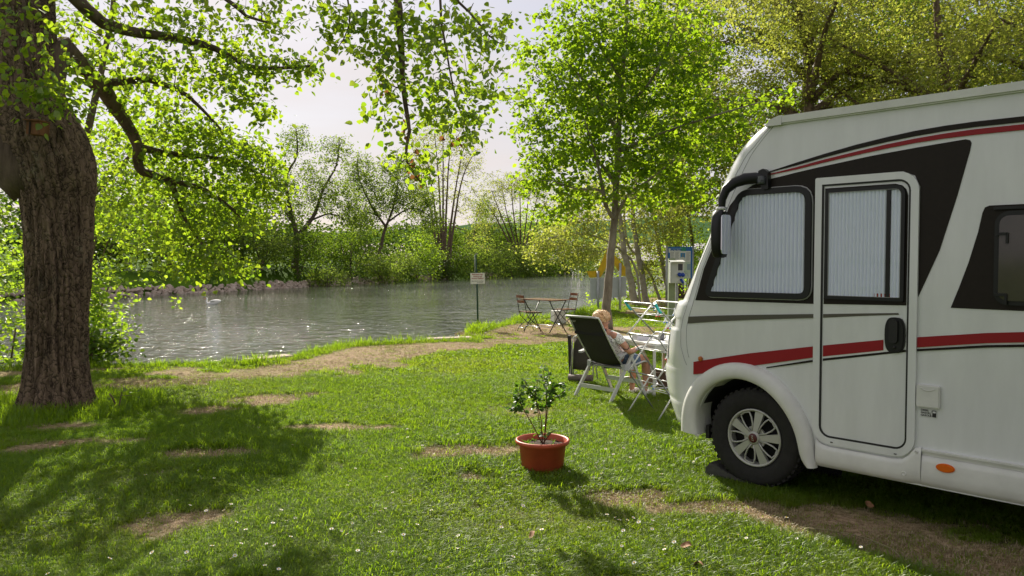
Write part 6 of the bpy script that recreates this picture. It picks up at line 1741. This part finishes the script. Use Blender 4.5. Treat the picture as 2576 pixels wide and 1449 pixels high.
flat('picture_tower', .09, .13, 1.72, 1.89, pmat('picture_tower', (.25, .23, .2), .6), -.0355)
flat('picture_house', .03, .17, 1.72, 1.77, pmat('picture_house', (.6, .6, .57), .6), -.037)
flat('logo', -.41, -.34, 1.93, 2.09, SIGNW, -.0315)
TXG = pmat('print_grey', (.25, .25, .27), .7)
m = MB()
for cx in (-.28, -.10, .30):
    for k in range(9):
        w = .14 - .04 * ((k * 7) % 3) / 3
        z = 1.93 - .034 * k
        m.prism([(cx - .07, z), (cx - .07 + w, z), (cx - .07 + w, z + .012), (cx - .07, z + .012)], pm, -.0345, -.0335)
m.build('text_lines', TXG, ibp)
text_mesh('lettering', 'Wasserwandern', .062, pmat('print_pale_blue', (.35, .55, .8), .6), ibp, Matrix.Translation((-.32, -.0345, 2.07)) @ Tf)
text_mesh('lettering', 'auf dem Main', .062, SIGNW, ibp, Matrix.Translation((-.32, -.0345, 2.0)) @ Tf, bold=.002)
m = MB(); mp_pts = [(.05, -.035, 1.40), (.12, -.035, 1.33), (.10, -.035, 1.27), (.18, -.035, 1.25), (.20, -.035, 1.17), (.28, -.035, 1.16), (.30, -.035, 1.08)]
m.tube(mp_pts, .006, 4); m.build('map_river_line', TXG, ibp)
flat('map_photo', .26, .40, 1.30, 1.52, pmat('map_photo', (.30, .38, .45), .6), -.0335)

pp = empty('power_outlet', (4.26, 20.0, 0), 0, 'white power outlet box with blue sockets on a pale green post', 'power outlet')
GP = pmat('pale_green_post', (.27, .32, .19), .7, var=.1, scale=6)
MB().box((-.10, .06, .77), (.17, .11, 1.86)).build('post', GP, pp)
MB().box((.045, .08, .70), (.07, .05, 1.4)).build('side_rail', GALV, pp)
bx = MB().box((.005, -.08, 1.335), (.34, .16, .555)).build('meter_box', pmat('white_enamel', (.60, .62, .60), .45), pp)
bvv = bx.modifiers.new('b', 'BEVEL'); bvv.width = .012; bvv.segments = 2
MB().box((-.0, -.14, 1.63), (.36, .30, .018), Matrix.Rotation(R(8), 3, 'X')).build('box_roof', pmat('white_enamel2', (.7, .7, .7), .45), pp)
MB().box((-.19, -.17, 1.335), (.015, .2, .53)).build('box_side', pmat('grey_enamel', (.46, .48, .45), .45), pp)
MB().box((.08, -.165, 1.475), (.12, .012, .17)).build('meter_window', pmat('meter_dark', (.05, .045, .06), .2), pp)
MB().box((.08, -.163, 1.475), (.15, .006, .20)).build('window_surround', pmat('white_surround', (.75, .75, .75), .4), pp)
SB = pmat('socket_blue', (.008, .05, .42), .35)
for x, z in ((.055, 1.29), (.14, 1.285)):
    MB().lathe([(.0, 0), (.048, 0), (.052, .03), (.05, .07), (.0, .075)], c=(x, -.155, z), n=16, M=Matrix.Rotation(R(100), 3, 'X')).build('socket', SB, pp)
MB().tube([(.09, -.19, 1.16), (.12, -.24, 1.10), (.14, -.23, 1.07)], [.032, .036, .028], 10).build('plug', SB, pp)
MB().tube([(.12, -.22, 1.08), (.15, -.20, .8), (.13, -.17, .4), (.14, -.15, .0)], .008, 6).build('cable', RUBBER, pp)

# ------------------------------------------------------------------ swan
SW = pmat('swan_feathers', (.80, .79, .76), .7, bump=.3, scale=14, var=.04)
sw = empty('swan', (-18.4, 47.3, WATER_Z), R(183), 'white swan swimming near the stony far bank', 'swan')
body = skin_obj('body', {'br': ((.30, 0, .04), (.10, .09)), 'mid': ((.05, 0, .06), (.17, .15)), 'rear': ((-.24, 0, .09), (.13, .10)), 'tail': ((-.46, 0, .17), (.06, .03)),
                 'n1': ((.40, 0, .12), (.06, .06)), 'n2': ((.40, 0, .24), .045), 'n3': ((.345, 0, .34), .038), 'h': ((.38, 0, .40), (.048, .044)), 'h2': ((.44, 0, .375), .026)},
                [('br', 'mid'), ('mid', 'rear'), ('rear', 'tail'), ('br', 'n1'), ('n1', 'n2'), ('n2', 'n3'), ('n3', 'h'), ('h', 'h2')], SW, sw, 'mid')
for s in (-1, 1):
    skin_obj('wing', {'a': ((.16, .12 * s, .16), (.07, .06)), 'b': ((-.05, .15 * s, .23), (.10, .06)), 'c': ((-.30, .10 * s, .24), (.07, .04)), 'd': ((-.47, .04 * s, .22), (.03, .02))}, [('a', 'b'), ('b', 'c'), ('c', 'd')], SW, sw, 'a')
MB().tube([(.45, 0, .372), (.50, 0, .355), (.545, 0, .345)], [.020, .015, .006], 8).build('beak', pmat('beak_orange', (.7, .16, .02), .4), sw)
MB().tube([(.445, 0, .392), (.47, 0, .383)], [.012, .009], 8).build('beak_knob', BLK, sw)

# ------------------------------------------------------------------ edging slabs, sapling, daisies, litter
EDG = pmat('old_concrete', (.36, .27, .21), .9, col2=(.48, .38, .31), scale=5, bump=.4)
for (a, b, lb) in (((-4.30, 12.42), (-3.78, 13.05), 'pale concrete edging slab at the river near the linden'), ((-1.75, 15.80), (-.85, 16.12), 'pale concrete edging slab at the river below the warning sign')):
    o = MB().bar((a[0], a[1], 0), (b[0], b[1], 0), .30, .24).build('edging_slab', EDG); o.location = (0, 0, -.07)
    q = o.modifiers.new('b', 'BEVEL'); q.width = .02
    tag(o, lb, 'edging slab')
bush(-4.3, 8.35, .22, .18, .14, .02, 5, L_LIND, 'small leafy sapling sprouting at the foot of the linden', 90, leaf=.06, lpa=5, spread=.08, tpl=OVAL, name='sapling', cat='sapling', stems=3, tw=.004)

dm_p = pmat('daisy_white', (.80, .80, .78), .7); dm_c = pmat('daisy_yellow', (.7, .45, .02), .7)
def daisy_mesh():
    m = MB()
    for k in range(10):
        a = 2 * math.pi * k / 10
        c, s = math.cos(a), math.sin(a)
        m.add([(0, 0, 0), (c * .008 - s * .0035, s * .008 + c * .0035, .002), (c * .0145, s * .0145, .004), (c * .008 + s * .0035, s * .008 - c * .0035, .002)], [(0, 3, 2, 1)])
    n = len(m.f)
    m.lathe([(.005, .002), (.004, .005), (.0, .006)], n=6)
    n2 = len(m.f)
    m.tube([(0, 0, 0), (.003, 0, -.03), (0, 0, -.06)], .001, 3)
    me = bpy.data.meshes.new('daisy'); me.from_pydata(m.v, [], m.f)
    me.materials.append(dm_p); me.materials.append(dm_c); me.materials.append(RSTEM if False else pmat('daisy_stem', (.06, .12, .02), .7))
    for i, p_ in enumerate(me.polygons): p_.material_index = 0 if i < n else (1 if i < n2 else 2)
    me.update(); return me
dme = daisy_mesh()
rg = random.Random(21)
spots = []
CL = [(.55, 4.62, .12, 4), (.75, 4.7, .12, 5), (.35, 4.2, .3, 7), (-.35, 4.35, .35, 9), (-1.1, 4.6, .3, 9), (-1.9, 4.75, .25, 7), (-2.0, 4.3, .25, 6), (-.9, 5.3, .5, 10), (-.2, 4.9, .4, 8), (.0, 4.1, .3, 6), (1.2, 4.3, .4, 8), (1.6, 4.2, .3, 5), (-2.7, 5.0, .6, 7),
      (-1.5, 5.9, .7, 8), (.6, 6.3, .6, 10), (1.3, 6.4, .5, 12), (-.6, 7.0, .9, 8), (.9, 7.4, .8, 12), (-2.2, 4.2, .7, 8), (-1.3, 4.1, .6, 8), (1.0, 5.9, .4, 10)]
for cx, cy, s, n in CL:
    for k in range(n):
        spots.append((cx + rg.gauss(0, s), cy + rg.gauss(0, s * .7)))
for x, y in spots:
    o = bpy.data.objects.new('daisy', dme); COL.objects.link(o)
    o.location = (x, y, h1(x, y) + rg.uniform(.045, .062)); o.rotation_euler = (rg.uniform(-.5, .5), rg.uniform(-.5, .5), rg.uniform(0, 6.28))
    s = rg.uniform(.7, 1.05); o.scale = (s, s, s)
    tag(o, 'tiny white daisy flower standing in the lawn grass', 'daisy', 'daisies scattered over the lawn')
DL = pmat('dry_leaf', (.22, .10, .045), .8, col2=(.34, .19, .10), scale=30)
for i, (x, y, lb) in enumerate([(.98, 4.28, 'curled brown dead leaf in the sunny grass left of the motorhome shadow'), (-3.95, 6.7, 'brown dead leaf on the bare patch in front of the linden'), (.98, 4.0, 'brown dead leaf lying nearest the bottom edge of the picture'), (.12, 4.45, 'brown dead leaf in the grass among the daisies'), (2.35, 5.0, 'pale dead leaf in the shade by the front wheel')]):
    rows = [[(a * .03, b * .022, .012 * math.sin(2.2 * a + i) + .008 * b * b) for a in np.linspace(-1, 1, 6) * (1 - .6 * b * b)] for b in np.linspace(-1, 1, 6)]
    o = link('dead_leaf', grid_mesh('dead_leaf', rows, DL)); o.location = (x, y, .045); o.rotation_euler = (.3, .2, i * 1.3)
    tag(o, lb, 'dead leaf')
tw_ = MB().tube([(1.75, 4.62, .03), (1.9, 4.52, .045), (2.05, 4.42, .04), (2.13, 4.25, .035), (2.12, 4.12, .03)], .003, 5).build('dry_runner', pmat('dry_stem', (.25, .22, .12), .8))
tag(tw_, 'thin dry runner stem curving over the grass in the motorhome shadow', 'twig')

# unseen trees added behind the viewpoint to block sky light from that side
for i, (x, y, H, lb) in enumerate([(-5, -9, 14, 'unseen leafy tree added behind the viewpoint on the left'), (3.5, -12, 15, 'unseen leafy tree added further behind the viewpoint'), (12, -9, 14, 'unseen leafy tree added behind the viewpoint on the right')]):
    big_tree(x, y, H, 5.2, lb, 200 + i, L_DARK, 360, leaf=.34, group='unseen trees added behind the viewpoint', low=.22, lpa=12)
# ------------------------------------------------------------------ grass
def tuft(name, mat, nbl, h, spread, wid, lean, seed, segs=2):
    rg = np.random.RandomState(seed)
    V, F = [], []
    for k in range(nbl):
        a = rg.rand() * 6.283; r = spread * rg.rand() ** .6
        bx, by = r * math.cos(a), r * math.sin(a)
        d = rg.rand() * 6.283; H = h * (0.5 + .7 * rg.rand()); ln_ = lean * (0.3 + rg.rand()) * H
        w = wid * (.7 + .6 * rg.rand())
        px, py = -math.sin(d + 1.2 * (rg.rand() - .5)) * w / 2, math.cos(d) * w / 2
        o = len(V)
        cx, cy = math.cos(d), math.sin(d)
        V += [(bx - px, by - py, -.01), (bx + px, by + py, -.01), (bx + cx * ln_ * .35 + px * .9, by + cy * ln_ * .35 + py * .9, H * .6), (bx + cx * ln_ * .35 - px * .9, by + cy * ln_ * .35 - py * .9, H * .6), (bx + cx * ln_, by + cy * ln_, H * (1.0 - .25 * ln_ / H))]
        F += [(o, o + 1, o + 2), (o, o + 2, o + 3), (o + 3, o + 2, o + 4)]
    return fast_mesh(name, V, F, mat)
G1 = leaf_mat('grass_blade', (.066, .132, .008), (.113, .19, .014), (.25, .46, .007), (.43, .62, .017), .49, .025, .38)
G2 = leaf_mat('grass_blade_yellowish', (.095, .155, .014), (.15, .20, .025), (.30, .48, .010), (.46, .58, .03), .47, .03, .4)
G3 = leaf_mat('grass_blade_dry', (.26, .19, .10), (.42, .33, .19), (.20, .15, .07), (.34, .26, .13), .25, .06, .5)
protoC = bpy.data.collections.new('grass_prototypes')
specs = [('a', G1, 20, .068, .055, .0034, 1.0, 1), ('b', G1, 20, .055, .060, .0036, 1.4, 2), ('c', G2, 18, .055, .060, .0034, 1.3, 3), ('d', G3, 14, .022, .060, .0035, 1.8, 4), ('e', G1, 12, .13, .07, .0060, .8, 5), ('f', G2, 10, .030, .060, .0042, 1.5, 6),
         ('g', G1, 16, .055, .09, .0080, 1.0, 7), ('h', G2, 16, .050, .09, .0080, 1.0, 8)]
for s in specs:
    o = bpy.data.objects.new('tuft_' + s[0], tuft('tuft_' + s[0], *s[1:]))
    protoC.objects.link(o)
rgp = np.random.RandomState(12)
def area(n, x0, x1, y0, y1):
    return rgp.rand(n) * (x1 - x0) + x0, rgp.rand(n) * (y1 - y0) + y0
wd_ = MB(); rgw = random.Random(4)      # rosette of broad weed leaves
for k in range(9):
    a = rgw.uniform(0, 6.28); L = rgw.uniform(.014, .030); w = L * .26
    c, s = math.cos(a), math.sin(a); zt = rgw.uniform(.012, .04)
    wd_.add([(0, 0, 0), (c * L * .5 - s * w, s * L * .5 + c * w, zt), (c * L, s * L, zt * 1.1), (c * L * .5 + s * w, s * L * .5 - c * w, zt)], [(0, 1, 2), (0, 2, 3)])
wme_ = bpy.data.meshes.new('tuft_i'); wme_.from_pydata(wd_.v, [], wd_.f); wme_.materials.append(G2); wme_.update()
protoC.objects.link(bpy.data.objects.new('tuft_i', wme_))
PX, PY, PI, PS = [], [], [], []
def scatter(n, x0, x1, y0, y1, fine):
    X, Y = area(n, x0, x1, y0, y1)
    keep = (np.abs(X) < .70 * Y + 1.6)
    X, Y = X[keep], Y[keep]
    sd = sd_near(X, Y)
    keep = sd > .03
    X, Y, sd = X[keep], Y[keep], sd[keep]
    D_ = dirt(X, Y)
    r = rgp.rand(len(X))
    # under the vehicle the grass is thin
    q = fbm(X, Y, 1.1, 3); q2 = fbm(X + 40, Y, .35, 3)
    dry = (D_ > .5) | (rgp.rand(len(X)) < D_ * .9)
    keep = (~dry) | (r < .55)
    idx = np.where(dry, np.where(rgp.rand(len(X)) < .22, 5, 3), np.where(rgp.rand(len(X)) < np.clip((q2 - .35) * 1.6 + D_, .08, .85), 2, np.where(rgp.rand(len(X)) < .5, 0, 1)))
    if not fine:
        idx = np.where(idx == 0, 6, np.where(idx == 1, 6, np.where(idx == 2, 7, idx)))
    idx = np.where((~dry) & (rgp.rand(len(X)) < np.clip((fbm(X + 9, Y - 4, .9, 3) - .45) * 1.5, 0, .28)), 8, idx)
    S_ = (.30 + 1.45 * q) * (.75 + .3 * rgp.rand(len(X))) * (1 if fine else 1.0)
    edge = (sd < .55) & (~dry)
    tall = edge & (rgp.rand(len(X)) < np.where(Y > 16.5, .7, .25))
    tr = (np.hypot(X + 5.04, Y - 8.5) < 1.05) & (rgp.rand(len(X)) < .6)
    idx = np.where(tall | tr, 4, idx); S_ = np.where(tall, S_ * 1.15, S_)
    edge2 = (sd < 1.3) & (Y > 16.5)
    S_ = np.where(edge2, S_ * 1.5, S_)
    PX.append(X[keep]); PY.append(Y[keep]); PI.append(idx[keep]); PS.append(S_[keep])
scatter(80000, -6, 7, 2.6, 6.2, True)
scatter(70000, -8.5, 9, 6.2, 11, True)
scatter(60000, -14, 14, 11, 18, False)
scatter(30000, -5, 18, 18, 27, False)
scatter(14000, 1, 24, 27, 40, False)
X = np.concatenate(PX); Y = np.concatenate(PY); I = np.concatenate(PI); S_ = np.concatenate(PS)
Z = height(X, Y)
gm = bpy.data.meshes.new('grass')
gm.vertices.add(len(X)); gm.vertices.foreach_set('co', np.stack([X, Y, Z], 1).astype(np.float32).ravel())
a = gm.attributes.new('pick', 'INT', 'POINT'); a.data.foreach_set('value', I.astype(np.int32))
a = gm.attributes.new('sz', 'FLOAT', 'POINT'); a.data.foreach_set('value', S_.astype(np.float32))
a = gm.attributes.new('rot', 'FLOAT_VECTOR', 'POINT')
rot = np.stack([rgp.randn(len(X)) * .12, rgp.randn(len(X)) * .12, rgp.rand(len(X)) * 6.283], 1)
a.data.foreach_set('vector', rot.astype(np.float32).ravel())
gm.update()
grass = tag(link('grass', gm), 'short green grass covering the lawn, thin and dry on the worn patches', kind='stuff')
ng = bpy.data.node_groups.new('grass_nodes', 'GeometryNodeTree')
ng.interface.new_socket('Geometry', in_out='INPUT', socket_type='NodeSocketGeometry')
ng.interface.new_socket('Geometry', in_out='OUTPUT', socket_type='NodeSocketGeometry')
gi = ng.nodes.new('NodeGroupInput'); go = ng.nodes.new('NodeGroupOutput')
iop = ng.nodes.new('GeometryNodeInstanceOnPoints')
ci = ng.nodes.new('GeometryNodeCollectionInfo'); ci.inputs['Collection'].default_value = protoC; ci.inputs['Separate Children'].default_value = True; ci.inputs['Reset Children'].default_value = True
def attr(nm, ty):
    n = ng.nodes.new('GeometryNodeInputNamedAttribute'); n.data_type = ty; n.inputs['Name'].default_value = nm
    return n.outputs[0]
iop.inputs['Pick Instance'].default_value = True
ng.links.new(gi.outputs[0], iop.inputs['Points'])
ng.links.new(ci.outputs[0], iop.inputs['Instance'])
ng.links.new(attr('pick', 'INT'), iop.inputs['Instance Index'])
ng.links.new(attr('rot', 'FLOAT_VECTOR'), iop.inputs['Rotation'])
ng.links.new(attr('sz', 'FLOAT'), iop.inputs['Scale'])
ng.links.new(iop.outputs[0], go.inputs[0])
md = grass.modifiers.new('grass', 'NODES'); md.node_group = ng
